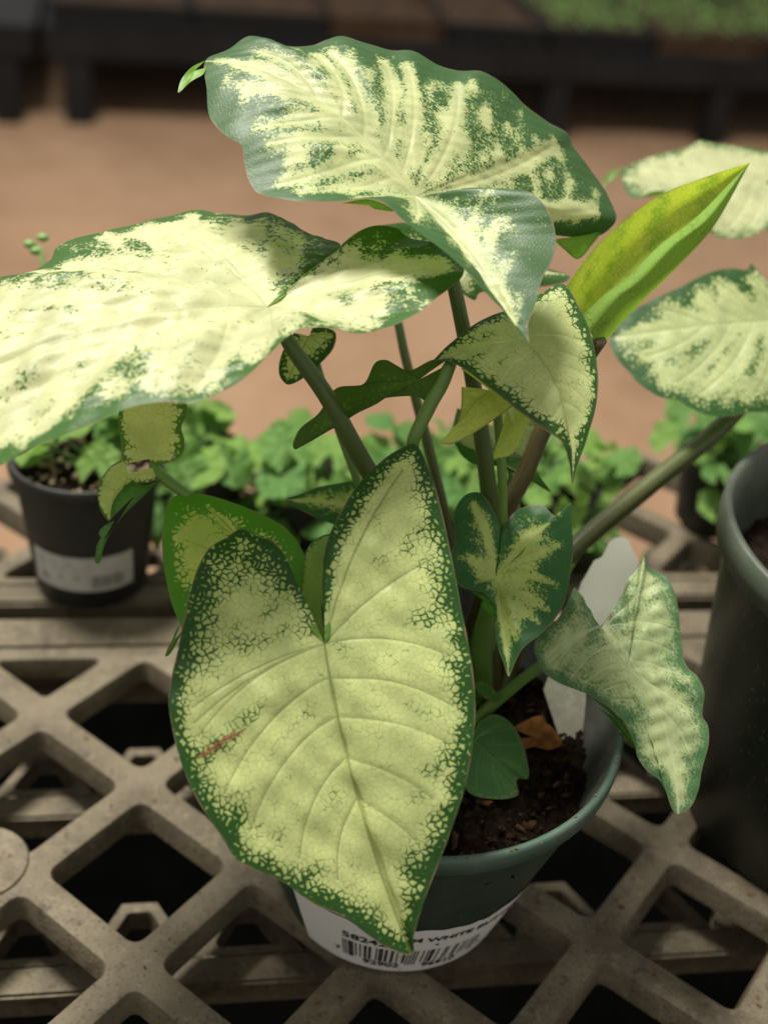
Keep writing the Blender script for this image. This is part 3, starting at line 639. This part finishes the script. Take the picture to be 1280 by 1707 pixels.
L8a = [(205,775,317),(202,740,316),(198,690,312),(215,650,308),(270,640,306),(308,668,309),(312,688,310),(303,712,313),(308,735,315),(304,757,317),(285,770,318),(265,776,319),(255,784,319)]
L8b = [(205,765,317),(185,778,316),(170,798,314),(163,820,312),(166,845,311),(175,862,311),(184,868,311),(192,835,313),(215,808,315),(245,805,317),(268,795,319),(262,778,319)]
L8c = [(184,868,309),(188,840,310),(200,820,311),(220,806,313),(245,809,315),(272,797,317),(255,812,315),(235,832,312),(210,855,310),(193,875,309)]
L8d = [(192,868,308),(175,876,308),(165,888,308),(168,897,307),(162,908,306),(160,925,305),(160,938,304),(167,938,304),(173,915,305),(182,893,307),(194,876,308)]
leaf('leaf', [patch((250,765,319), L8a, tip=(255,645), bulge=0.06, ns=160, nr=36, seed=8, mw=0.12, patches=0.2, nlat=3), patch((215,790,314), L8b, bulge=0.06, ns=120, nr=24, seed=81, veins=False, mw=0.06, patches=0.1),
     patch((225,826,311), L8c, bulge=0.10, ns=90, nr=18, flip=True, seed=82, veins=False, patches=0.1), patch((174,900,306), L8d, bulge=0.08, ns=80, nr=14, seed=83, flip=True, veins=False, patches=0.1, g0=0.2)], M_L8, label='twisted drooping leaf hanging under the cream leaf')
L9 = [(505,1045,308),(512,1000,309),(514,960,311),(505,920,313),(475,880,315),(420,850,317),(350,826,319),(305,822,319),(280,840,318),(271,890,317),(273,940,315),(285,1000,312),(302,1043,310),(340,1110,306),(430,1120,304),(480,1080,306)]
L9b = [(303,1038,311),(293,1052,311),(288,1065,311),(280,1080,310),(276,1094,309),(284,1090,309),(297,1068,310),(306,1050,310)]
leaf('leaf', [patch((450,985,311), L9, tip=(302,1043), bulge=0.05, ns=320, nr=70, seed=9, mw=0.22, patches=0.35, mk=1.2), patch((292,1065,310), L9b, ns=50, nr=8, seed=91, veins=False, g0=0.8, patches=0, flip=True)], M_L9, label='yellow-green leaf with broad green edge')
L10 = [(600,800,348),(565,805,348),(530,812,347),(498,824,346),(474,832,345),(505,852,343),(545,870,343),(600,885,344),(640,840,347)]
leaf('leaf', [patch((610,842,346), L10, tip=(474,832), bulge=0.05, ns=140, nr=30, seed=10, mw=0.2, patches=0.6)], M_L12)
L11 = [(540,1066,297),(518,1050,300),(503,1015,302),(505,960,303),(512,915,304),(530,897,305),(552,890,305),(600,900,304),(600,980,301),(575,1040,300),(550,1062,297)]
leaf('leaf', [patch((535,1000,302), L11, bulge=0.04, ns=120, nr=24, seed=11, veins=False, mw=0.04, patches=0.0)], leaf_mat('leaf_sheath', (0.30, 0.42, 0.12), (0.06, 0.16, 0.03), UND, scale=600))
L12 = [(822,945,330),(828,915,331),(833,880,331),(822,850,332),(802,823,333),(778,824,333),(760,845,332),(755,870,331),(760,898,329),(750,925,327),(747,945,326),(752,962,325),(770,978,323),(790,985,321),(808,990,320),(824,1010,318),(824,1040,316),(829,1080,314),(840,1108,313),(848,1127,312),(858,1105,313),(872,1080,313),(895,1062,314),(920,1038,316),(940,1005,318),(950,960,321),(955,915,323),(952,870,325),(951,838,326),(940,850,327),(925,860,328),(905,843,330),(885,842,331),(860,852,332),(843,872,331),(835,900,331),(832,940,330)]
leaf('leaf', [patch((826,962,327), L12, tip=(848,1127), bulge=0.08, ns=420, nr=90, seed=12, mw=0.17, patches=0.6, bias=0.5, nlat=4, mk=1.1, wave=0.0007, pucker=0.0005)], M_L12, label='small glossy young heart-shaped leaf')
L12u = [(783,984,323),(805,990,321),(826,1008,319),(825,1025,318),(818,1028,319),(800,1008,321)]
leaf('leaf', [patch((808,1003,321), L12u, ns=40, nr=8, seed=121, veins=False, flip=True, g0=0.3, patches=0)], M_L12)
L13 = [(984,1050,333),(978,1030,334),(973,1005,335),(958,980,336),(948,998,335),(930,1030,333),(905,1052,331),(890,1072,330),(893,1095,329),(905,1120,328),(930,1138,328),(960,1150,328),(990,1162,327),(1020,1182,326),(1042,1208,325),(1056,1238,324),(1062,1262,323),(1078,1285,322),(1100,1302,321),(1110,1322,320),(1119,1347,319),(1130,1357,319),(1150,1345,320),(1163,1318,321),(1170,1280,322),(1181,1240,323),(1180,1210,325),(1170,1192,326),(1173,1155,327),(1162,1128,329),(1143,1108,331),(1136,1070,333),(1130,1015,335),(1118,975,337),(1100,955,339),(1080,943,340),(1074,922,340),(1062,946,340),(1048,962,339),(1036,990,338),(1020,1015,336),(1005,1038,335),(992,1052,333)]
L13u = [(985,1162,331),(1015,1180,329),(1042,1210,327),(1056,1240,325),(1052,1246,327),(1040,1225,329),(1015,1196,331),(995,1178,332)]
leaf('leaf', [patch((1045,1115,327), L13, tip=(1130,1357), bulge=0.03, closed=True, vcurve=0.10, ns=460, nr=100, seed=13, bias=0.4, mw=0.10, patches=0.55, nlat=5, mk=0.9, wave=0.0007), patch((1025,1198,329), L13u, ns=50, nr=8, seed=131, veins=False, flip=True, patches=0)], M_L13, label='dusty long-pointed leaf hanging over the pot rim')
L14 = [(785,1240,338),(798,1205,343),(822,1191,345),(848,1202,345),(868,1232,343),(879,1270,340),(880,1297,337),(862,1300,337),(862,1326,334),(820,1332,333),(780,1320,333),(768,1280,335)]
leaf('leaf', [patch((790,1235,340), L14, tip=(862,1310), bulge=0.05, ns=160, nr=34, seed=14, mw=0.05, patches=0.2, nlat=3)], M_plain, label='small plain green leaf with brown nicked edge')
L15 = [(768,615,308),(800,600,308),(850,640,307),(868,662,307),(830,695,306),(790,722,305),(765,736,304),(745,741,304),(734,738,303),(742,727,304),(760,710,306),(768,680,308),(769,645,308)]
leaf('leaf', [patch((815,650,309), L15, tip=(734,738), bulge=0.05, ns=140, nr=30, seed=15, mw=0.03, patches=0.1, nlat=3)], M_yel, label='pale yellow new leaf behind the arched leaf')
L15b = [(855,655,313),(888,684,313),(880,705,312),(868,735,311),(852,757,311),(835,763,311),(822,762,311),(830,735,312),(840,705,312),(845,680,313)]
leaf('leaf', [patch((856,710,310), L15b, bulge=0.12, ns=100, nr=20, seed=16, veins=False, mw=0.04, patches=0.2, flip=True)], M_yel)
L15c = [(762,680,350),(755,710,349),(756,735,348),(775,755,347),(800,762,346),(840,765,346),(885,763,346),(905,715,348),(905,670,350),(830,650,352)]
L15d = [(756,735,347),(770,760,346),(792,774,345),(830,778,345),(860,790,344),(890,800,343),(918,821,342),(900,795,343),(885,768,345),(840,766,345),(800,763,346)]
leaf('leaf', [patch((820,710,349), L15c, tip=(905,715), bulge=0.05, ns=140, nr=30, seed=17, mw=0.2, patches=0.6, nlat=3), patch((830,770,344), L15d, ns=90, nr=12, seed=18, veins=False, flip=True, patches=0.2)], M_L13)
L16 = [(522,545,330),(545,546,331),(560,556,331),(556,580,330),(540,600,328),(520,618,327),(500,634,326),(480,641,325),(467,628,325),(465,610,326),(472,585,327),(490,555,329)]
leaf('leaf', [patch((515,560,329), L16, tip=(475,640), bulge=0.05, ns=130, nr=28, seed=19, mw=0.16, patches=0.3, nlat=3)], M_L6)
L17 = [(570,408,352),(600,385,352),(650,373,352),(690,373,352),(730,395,352),(830,430,354),(900,445,356),(948,458,357),(942,470,355),(905,478,353),(840,482,350),(800,488,347),(792,500,346),(780,496,346),(755,478,347),(680,440,349)]
leaf('leaf', [patch((760,430,352), L17, tip=(948,458), bulge=0.03, ns=160, nr=30, seed=20, mw=0.12, patches=0.5)], M_L7)
# petioles
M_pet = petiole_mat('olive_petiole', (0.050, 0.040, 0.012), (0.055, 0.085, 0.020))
M_pet2 = petiole_mat('green_petiole', (0.10, 0.17, 0.035), (0.10, 0.18, 0.04))
M_pet3 = petiole_mat('brown_petiole', (0.055, 0.032, 0.013), (0.070, 0.058, 0.018))
def petiole(pts, wpx, mat=M_pet, k=50, name='petiole'):
    P = [at(x, y, d/1000) for x, y, d in pts]
    R = [w_/2*d/1000/FPX for (x, y, d), w_ in zip(pts, wpx)]
    V, F = tube(P, R, 16, k, 0.04); return link(name, mesh(name, V, F), mat, plant)
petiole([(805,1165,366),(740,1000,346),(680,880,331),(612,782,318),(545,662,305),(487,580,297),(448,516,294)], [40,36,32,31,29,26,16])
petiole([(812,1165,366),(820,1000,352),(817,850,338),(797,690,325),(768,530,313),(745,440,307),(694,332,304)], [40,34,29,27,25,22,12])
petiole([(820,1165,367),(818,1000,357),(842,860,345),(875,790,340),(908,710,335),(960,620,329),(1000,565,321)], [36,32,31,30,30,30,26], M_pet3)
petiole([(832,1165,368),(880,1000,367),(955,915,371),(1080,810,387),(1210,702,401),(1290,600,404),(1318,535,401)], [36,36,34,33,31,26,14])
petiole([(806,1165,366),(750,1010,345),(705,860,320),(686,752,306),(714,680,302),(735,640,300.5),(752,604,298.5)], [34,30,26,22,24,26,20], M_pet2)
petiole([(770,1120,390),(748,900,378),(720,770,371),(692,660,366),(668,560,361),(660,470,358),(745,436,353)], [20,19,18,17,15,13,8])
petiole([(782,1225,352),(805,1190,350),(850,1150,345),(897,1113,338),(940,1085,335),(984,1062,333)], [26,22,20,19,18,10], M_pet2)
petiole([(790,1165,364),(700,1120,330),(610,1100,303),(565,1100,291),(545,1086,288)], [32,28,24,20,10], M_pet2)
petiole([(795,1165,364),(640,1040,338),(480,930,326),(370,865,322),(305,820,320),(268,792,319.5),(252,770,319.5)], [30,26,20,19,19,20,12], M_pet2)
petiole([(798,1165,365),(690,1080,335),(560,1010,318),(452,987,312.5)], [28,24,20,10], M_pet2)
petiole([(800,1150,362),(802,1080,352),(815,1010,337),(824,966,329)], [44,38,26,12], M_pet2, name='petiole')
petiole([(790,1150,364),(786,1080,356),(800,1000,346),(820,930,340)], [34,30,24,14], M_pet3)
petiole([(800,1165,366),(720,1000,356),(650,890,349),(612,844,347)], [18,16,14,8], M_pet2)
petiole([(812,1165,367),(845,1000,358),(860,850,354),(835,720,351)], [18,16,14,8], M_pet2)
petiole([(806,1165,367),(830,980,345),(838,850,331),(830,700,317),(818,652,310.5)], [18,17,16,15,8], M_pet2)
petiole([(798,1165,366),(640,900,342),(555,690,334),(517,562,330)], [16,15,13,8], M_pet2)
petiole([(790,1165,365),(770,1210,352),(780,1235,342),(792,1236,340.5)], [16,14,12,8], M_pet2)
# small sheath blade at the drooping petiole's foot
sh = [(780,1152,346),(800,1136,344),(822,1148,343),(832,1166,343),(828,1172,344),(812,1166,345),(795,1152,346)]
leaf('sheath', [patch((806,1152,345), sh, ns=50, nr=10, seed=22, veins=False, patches=0, bulge=0.1)], M_plain)
# ---------------------------------------------------------------- things in the pot: white tag, dead leaf, soil crumbs
def tag_slab():
    pts = [(1036,896),(1046,902),(1064,938),(1050,990),(1000,1180),(952,1256),(938,1250),(905,1150),(918,1115),(968,972),(990,934),(996,932),(1003,928),(1014,905),(1024,897)]
    P = []
    for x, y in pts:
        t = (y-896)/360; P.append(at(x, y, 0.371-0.012*t))
    P = np.array(P); n = np.cross(P[3]-P[9], P[5]-P[9]); n /= np.linalg.norm(n)
    if n@(-FW) < 0: n = -n
    th = 0.0006; V = list(P+n*th)+list(P); m = len(P)
    F = [tuple(range(m)), tuple(range(2*m-1, m-1, -1))]+[(k, m+k, m+(k+1) % m, (k+1) % m) for k in range(m)]
    return mesh('plant_tag', V, F)
T = NT('white_tag_plastic'); P = T.n('ShaderNodeTexCoord').outputs['Object']
z_ = T.n('ShaderNodeSeparateXYZ'); T.set(z_.inputs[0], P)
nn = T.noise(P, 240, 5, 0.7).outputs[0]
dirt = T.sstep(T.math('ADD', T.math('MULTIPLY', T.math('SUBTRACT', 0.085, z_.outputs[2]), 22.0), T.math('MULTIPLY', nn, 1.1)), 0.55, 1.2)
c = T.mix(T.math('MULTIPLY', dirt, 0.6), (0.52, 0.52, 0.44, 1), (0.15, 0.12, 0.08, 1)); c = T.mix(T.sstep(T.noise(P, 500, 2).outputs[0], 0.72, 0.75), c, (0.12, 0.1, 0.06, 1))
o = link('plant_tag', tag_slab(), T.out(pbsdf(T, c, 0.4, 0.5)), smooth=False)
tag(o, 'blank white plastic plant tag pushed into the soil inside the pot rim', 'tag')
dl = [(850,1215,352),(872,1203,353),(900,1194,354),(908,1205,354),(925,1218,354),(937,1240,353),(915,1250,351),(890,1246,350),(872,1250,349),(862,1232,350)]
X, F, A, fl = patch((890,1228,350), dl, ns=80, nr=12, seed=23, veins=False, wave=0.0016, bulge=0.12)
o = link('dead_leaf', npmesh('dead_leaf', X, F), simple('dry_leaf', (0.22, 0.085, 0.022), 0.75, 0.2, (0.10, 0.035, 0.012), 250, 0.4)); tag(o, 'curled orange-brown dead leaf lying on the potting soil', 'dead leaf')
M_crumb = simple('soil_crumb', (0.045, 0.024, 0.014), 0.95, 0.1, (0.015, 0.009, 0.006), 400)
bm = bmesh.new(); rq = random.Random(11)
for k in range(520):                                      # loose bark and soil crumbs on the pot soil
    r = (RTP-0.011)*math.sqrt(rq.random()); a = rq.uniform(0, 6.28); s_ = rq.uniform(0.0003, 0.0011)**1.0
    M_ = Matrix.Translation((PC[0]+r*math.cos(a), PC[1]+r*math.sin(a), 0.0592+s_*0.3)) @ Matrix.Rotation(rq.uniform(0, 6), 4, Vector((rq.random(), rq.random(), rq.random()+0.1))) @ Matrix.Diagonal((1.5, 0.8, 0.7, 1))
    bmesh.ops.create_icosphere(bm, subdivisions=1, radius=s_, matrix=M_)
for v in bm.verts: v.co += Vector((rq.gauss(0, 1), rq.gauss(0, 1), rq.gauss(0, 1)))*0.0002
me = bpy.data.meshes.new('crumbs'); bm.to_mesh(me); bm.free(); o = link('soil_crumbs', me, M_crumb, pot, smooth=False); o['kind'] = 'stuff'
bm = bmesh.new()
for k in range(46):                                       # debris on the rim and the lattice bars
    a = rq.uniform(0, 6.28); s_ = rq.uniform(0.0003, 0.0008)
    r = RTP-0.0010+rq.gauss(0, 0.0004)
    bmesh.ops.create_icosphere(bm, subdivisions=1, radius=s_*0.5, matrix=Matrix.Translation((PC[0]+r*math.cos(a), PC[1]+r*math.sin(a), PH+0.0001)) @ Matrix.Diagonal((1.6, 1, 0.6, 1)))
for k in range(30):
    a = -0.14+rq.gauss(0, 0.05); r = RTP-0.0003+rq.gauss(0, 0.0006)
    bmesh.ops.create_icosphere(bm, subdivisions=1, radius=rq.uniform(0.0003, 0.0008), matrix=Matrix.Translation((PC[0]+r*math.cos(a), PC[1]+r*math.sin(a), PH-0.001+rq.gauss(0, 0.0012))))
me = bpy.data.meshes.new('rim_soil'); bm.to_mesh(me); bm.free(); o = link('rim_soil', me, simple('light_soil', (0.17, 0.105, 0.06), 0.95, 0.1, (0.07, 0.04, 0.025), 700), pot, smooth=False); o['kind'] = 'stuff'
bm = bmesh.new()
for k in range(420):                                      # crumbs fallen on the lattice bars
    i, j = rq.randrange(-6, 11), rq.randrange(-1, 7)
    if (i+j) % 2: continue
    t = rq.uniform(-1, 1); sg_ = rq.choice((-1, 1)); q_ = rq.gauss(0, 0.0011)
    x, y = i*HB+t*HB+q_*0.7, -j*HB+sg_*t*HB-sg_*q_*0.7
    if math.hypot(x-PC[0], y-PC[1]) < 0.035: continue
    if rq.random() > math.exp(-((x-PC[0])**2+(y-PC[1]+0.02)**2)/0.012)+0.15: continue
    bmesh.ops.create_icosphere(bm, subdivisions=1, radius=rq.uniform(0.0002, 0.0008), matrix=Matrix.Translation((x, y, 0.0002)) @ Matrix.Rotation(rq.uniform(0, 3), 4, 'Z') @ Matrix.Diagonal((rq.uniform(1, 2.4), 1, 0.6, 1)))
me = bpy.data.meshes.new('debris'); bm.to_mesh(me); bm.free(); o = link('debris', me, simple('bark_debris', (0.16, 0.085, 0.04), 0.95, 0.1, (0.04, 0.025, 0.015), 500), bench, smooth=False); o['kind'] = 'stuff'
bm = bmesh.new()
for k in range(45):                                       # larger bark chips in the pot soil
    r = (RTP-0.013)*math.sqrt(rq.random()); a = rq.uniform(0, 6.28); s_ = rq.uniform(0.0010, 0.0024)
    bmesh.ops.create_icosphere(bm, subdivisions=1, radius=s_, matrix=Matrix.Translation((PC[0]+r*math.cos(a), PC[1]+r*math.sin(a), 0.0592)) @ Matrix.Rotation(rq.uniform(0, 6), 4, Vector((rq.random(), rq.random(), rq.random()+0.1))) @ Matrix.Diagonal((1.6, 0.6, 0.3, 1)))
for v in bm.verts: v.co += Vector((rq.gauss(0, 1), rq.gauss(0, 1), rq.gauss(0, 1)))*0.0003
me = bpy.data.meshes.new('bark'); bm.to_mesh(me); bm.free(); o = link('bark_chips', me, simple('bark_chip', (0.085, 0.04, 0.02), 0.9, 0.15, (0.03, 0.016, 0.01), 350), pot, smooth=False); o['kind'] = 'stuff'
# ---------------------------------------------------------------- geraniums behind
def geranium_leaf(seed):
    rg = np.random.default_rng(seed); V = [(0, 0, 0)]; F = []; n = 54; nr = 5
    for j in range(1, nr+1):
        for k in range(n):
            t = -2.75+5.5*k/(n-1); lob = 1-0.13*abs(math.sin(3.5*t*1.0))**0.6*(j/nr)+0.03*math.sin(21*t)*(j/nr)**4
            r = j/nr*lob*(1+0.04*math.sin(2*t+seed))
            V.append((r*math.sin(t), r*math.cos(t), 0.16*r*r*math.sin(2.5*t+seed)+0.10*math.cos(7*t)*r*r*0.6-0.22*(r-0.4)**2+0.02*rg.normal()*r))
    for k in range(n-1):
        F.append((0, 1+k+1, 1+k))
        for j in range(nr-1): a = 1+j*n+k; b = 1+(j+1)*n+k; F.append((a, a+1, b+1, b))
    return mesh('geranium_leaf', V, F)
T = NT('geranium_leaf'); P = T.n('ShaderNodeTexCoord').outputs['Object']
oi = T.n('ShaderNodeObjectInfo').outputs['Random']
sp = T.n('ShaderNodeSeparateXYZ'); T.set(sp.inputs[0], P)
an = T.math('ARCTAN2', sp.outputs[0], sp.outputs[1])
vein = T.math('POWER', T.math('ABSOLUTE', T.math('COSINE', T.math('MULTIPLY', an, 3.5))), 30.0)
nn = T.noise(P, 3, 3).outputs[0]
c = T.mix(oi, (0.060, 0.160, 0.035, 1), (0.230, 0.360, 0.060, 1)); c = T.mix(T.math('MULTIPLY', nn, 0.5), c, (0.12, 0.28, 0.06, 1)); c = T.mix(T.math('MULTIPLY', vein, 0.35), c, (0.20, 0.36, 0.11, 1))
pb = pbsdf(T, c, 0.55, 0.35, T.bump(nn, 0.3, 0.05)); tr = T.n('ShaderNodeBsdfTranslucent'); T.set(tr.inputs[0], T.mix(0.5, c, (0.25, 0.5, 0.06, 1)))
mx = T.n('ShaderNodeMixShader'); mx.inputs[0].default_value = 0.35; T.t.links.new(pb, mx.inputs[1]); T.t.links.new(tr.outputs[0], mx.inputs[2]); M_ger = T.out(mx.outputs[0])
M_ger_plain = simple('geranium_bud_green', (0.13, 0.27, 0.06), 0.5)
GL = [geranium_leaf(s) for s in range(5)]
for m_ in GL: m_.materials.append(M_ger); m_.polygons.foreach_set('use_smooth', [True]*len(m_.polygons))
M_stalk = simple('geranium_stalk', (0.10, 0.20, 0.05), 0.5)
rgp = random.Random(21)
def geranium(c, z0, n, spread, zr, label_, smax=0.0125):
    g = empty('geranium_plant', (c[0], c[1], z0)); tag(g, label_, 'plant', 'young geraniums behind the potted plant')
    for k in range(n):
        a = rgp.uniform(0, 6.28); rr = spread*math.sqrt(rgp.random()); z = z0+zr[0]+(zr[1]-zr[0])*rgp.random()*(1-0.35*(rr/spread)**2)
        x, y = c[0]+rr*math.cos(a), c[1]+rr*math.sin(a); s_ = rgp.uniform(0.40, 1.15)*smax
        o = bpy.data.objects.new('leaf', GL[rgp.randrange(5)]); COL.objects.link(o); o.parent = g; o.matrix_parent_inverse = Matrix.Translation((-c[0], -c[1], -z0))
        o.location = (x, y, z); o.scale = (s_, s_, s_)
        tilt = 0.25+0.6*rgp.random(); o.rotation_euler = (-tilt*0.9 + rgp.gauss(0, 0.25), rgp.gauss(0, 0.3), a-math.pi/2+rgp.gauss(0, 0.5)) if rgp.random() < 0.7 else (rgp.uniform(0.3, 0.8), 0, rgp.gauss(0, 0.6))
        V, F = tube([(c[0]+rgp.gauss(0, 0.003), c[1]+rgp.gauss(0, 0.003), z0+0.001), (c[0]*0.6+x*0.4, c[1]*0.6+y*0.4, z0*0.45+z*0.5), (x, y, z-0.0003)], [0.0007, 0.0006, 0.0004], 6, 8)
        link('leaf_stalk', mesh('leaf_stalk', V, F), M_stalk, g)
    return g
for (x, y, n, sp_, zr, lb, sm) in [(0.020, 0.150, 40, 0.026, (-0.022, 0.028), 'young geranium beside the small black pot', 0.012),
                           (0.068, 0.140, 50, 0.030, (-0.026, 0.024), 'young geranium behind the large scarred leaf', 0.0115),
                           (0.118, 0.138, 52, 0.032, (-0.026, 0.026), 'young geranium behind the pale yellow new leaf', 0.0115),
                           (0.168, 0.134, 56, 0.032, (-0.026, 0.032), 'young geranium behind the white plant tag', 0.0115),
                           (0.255, 0.150, 34, 0.030, (-0.015, 0.035), 'young geranium behind the tall olive pot', 0.013)]:
    plain_pot('plant_pot', (x, y), 0.034, 0.017, 0.0225, M_black, 'small black pot under the '+lb.replace('young ', ''), 0.030, group='geranium pots')
    geranium((x, y), 0.030, n, sp_, zr, lb, sm)
geranium(LPC, 0.055, 11, 0.020, (0.004, 0.020), 'seedling with round leaves growing in the small labelled black pot', 0.013)
gsp = bpy.data.objects['geranium_plant.005'] if 'geranium_plant.005' in bpy.data.objects else None
if gsp:
    pts = [at(95, 740, 0.43), at(82, 560, 0.425), at(74, 460, 0.42), at(68, 410, 0.42)]
    V, F = tube(pts, [0.0009, 0.0012, 0.0011, 0.0005], 8, 24); link('stem', mesh('stem', V, F), M_ger_plain, gsp)
    for (x, y) in [(50, 407), (72, 396), (60, 418)]:
        bm = bmesh.new(); bmesh.ops.create_icosphere(bm, subdivisions=2, radius=0.0018, matrix=Matrix.Translation(at(x, y, 0.42)) @ Matrix.Diagonal((1.2, 1, 0.8, 1)))
        me = bpy.data.meshes.new('bud'); bm.to_mesh(me); bm.free(); link('bud', me, M_ger_plain, gsp)
# ---------------------------------------------------------------- far bench with seedling trays
M_far = simple('black_bench_plastic', (0.005, 0.005, 0.0055), 0.6, 0.25, (0.009, 0.009, 0.010), 8)
M_tray = simple('black_tray', (0.006, 0.006, 0.006), 0.55, 0.3)
M_bark = simple('brown_tray_soil', (0.07, 0.042, 0.026), 0.9, 0.1, (0.035, 0.02, 0.012), 30)
def far_bench(x0, x1, y0, y1, lab, legs):
    b = empty('plant_bench', ((x0+x1)/2, y0, FZ)); tag(b, lab, 'bench')
    rot = math.atan2(y1-y0, x1-x0); L = math.hypot(x1-x0, y1-y0)
    def put(n, me):
        o = bpy.data.objects.new(n, me); COL.objects.link(o); o.parent = b; me.materials.append(M_far)
        o.matrix_parent_inverse = Matrix.Translation(-Vector(b.location)); o.location = (x0, y0, 0); o.rotation_euler = (0, 0, rot)
    put('front_rail', boxm(0, L, -0.02, 0.02, FZ+0.165, FZ+0.245, 0.006)); put('top_deck', boxm(0, L, 0.022, 2.6, FZ+0.20, FZ+0.235))
    for q in legs: put('leg', boxm(q-0.035, q+0.035, -0.015, 0.06, FZ, FZ+0.164, 0.006)); 
    for q in legs: put('leg', boxm(q-0.035, q+0.035, 0.9, 0.97, FZ, FZ+0.199, 0.006))
    for q in legs: put('leg', boxm(q-0.035, q+0.035, 1.9, 1.97, FZ, FZ+0.199, 0.006))
    return lambda u, v: (x0+u*math.cos(rot)-v*math.sin(rot), y0+u*math.sin(rot)+v*math.cos(rot)), rot
fa, rota = far_bench(-2.2, -0.335, 2.90, 2.955, 'low black bench end beside the long tray bench', [0.1, 1.79])
fb, rotb = far_bench(-0.315, 3.4, 2.97, 3.17, 'long low black bench carrying seedling trays', [0.08, 1.36, 1.85, 3.0])
rt_ = random.Random(5)
M_seed = simple('seedling_green', (0.13, 0.34, 0.06), 0.5, 0.3, (0.30, 0.52, 0.13), 25)
def tray(u, v, w_, d_, green, lab, brown):
    x, y = fb(u, v); o = empty('seedling_tray', (x, y, FZ+0.2365)); tag(o, lab, 'tray', 'trays on the long low bench')
    o.rotation_euler = (0, 0, rotb)
    def loc(n, me, m):
        q_ = bpy.data.objects.new(n, me); COL.objects.link(q_); q_.parent = o; me.materials.append(m); return q_
    bm = bmesh.new()
    for (a0, a1, b0, b1, c0, c1) in [(0, w_, 0, 0.006, 0, 0.06), (0, w_, d_-0.006, d_, 0, 0.06), (0, 0.006, 0.006, d_-0.006, 0, 0.06), (w_-0.006, w_, 0.006, d_-0.006, 0, 0.06), (-0.006, w_+0.006, -0.008, 0.0, 0.048, 0.061)]:
        mm = boxm(a0, a1, b0, b1, c0, c1); bm.from_mesh(mm)
    me = bpy.data.meshes.new('tray_wall'); bm.to_mesh(me); bm.free(); loc('tray_wall', me, M_bark if brown else M_tray)
    loc('soil', boxm(0.007, w_-0.007, 0.007, d_-0.007, 0.002, 0.05), M_bark)
    if green:
        V = []; F = []
        for k in range(420):
            cx, cy_, cz = rt_.uniform(0.01, w_-0.01), rt_.uniform(0.01, d_-0.01), 0.055+0.035*rt_.random(); s_ = rt_.uniform(0.006, 0.013); a = rt_.uniform(0, 6.28); b = len(V)
            dx, dy = s_*math.cos(a), s_*math.sin(a); tz = rt_.uniform(-0.3, 0.6)*s_
            V += [(cx-dx, cy_-dy, cz), (cx-dy*0.5, cy_+dx*0.5, cz+0.003), (cx+dx, cy_+dy, cz+tz), (cx+dy*0.5, cy_-dx*0.5, cz+0.002)]; F.append((b, b+1, b+2, b+3))
        q_ = loc('seedlings', mesh('seedlings', V, F), M_seed); q_['kind'] = 'stuff'
u = 0.02
labs = ['empty black tray at the bench end', 'empty black tray with clean wall', 'black tray with soil-stained brown wall', 'bare black tray between brown and green trays', 'black tray of green seedlings with plain wall', 'brown-stained tray of green seedlings', 'black tray of green seedlings next to the brown-stained one', 'black tray of green seedlings at the very end of the bench']
for k, (w_, gr, br) in enumerate([(0.34, 0, 0), (0.34, 0, 0), (0.30, 0, 1), (0.27, 0, 0), (0.30, 1, 0), (0.32, 1, 1), (0.34, 1, 0), (0.34, 1, 0)]):
    tray(u, 0.03, w_, 0.5, gr, labs[k], br); u += w_+0.015
u = 1.25
for k in range(4): tray(u, 0.56, 0.34, 0.5, 1, 'black tray of green seedlings in the back row', 0); u += 0.355
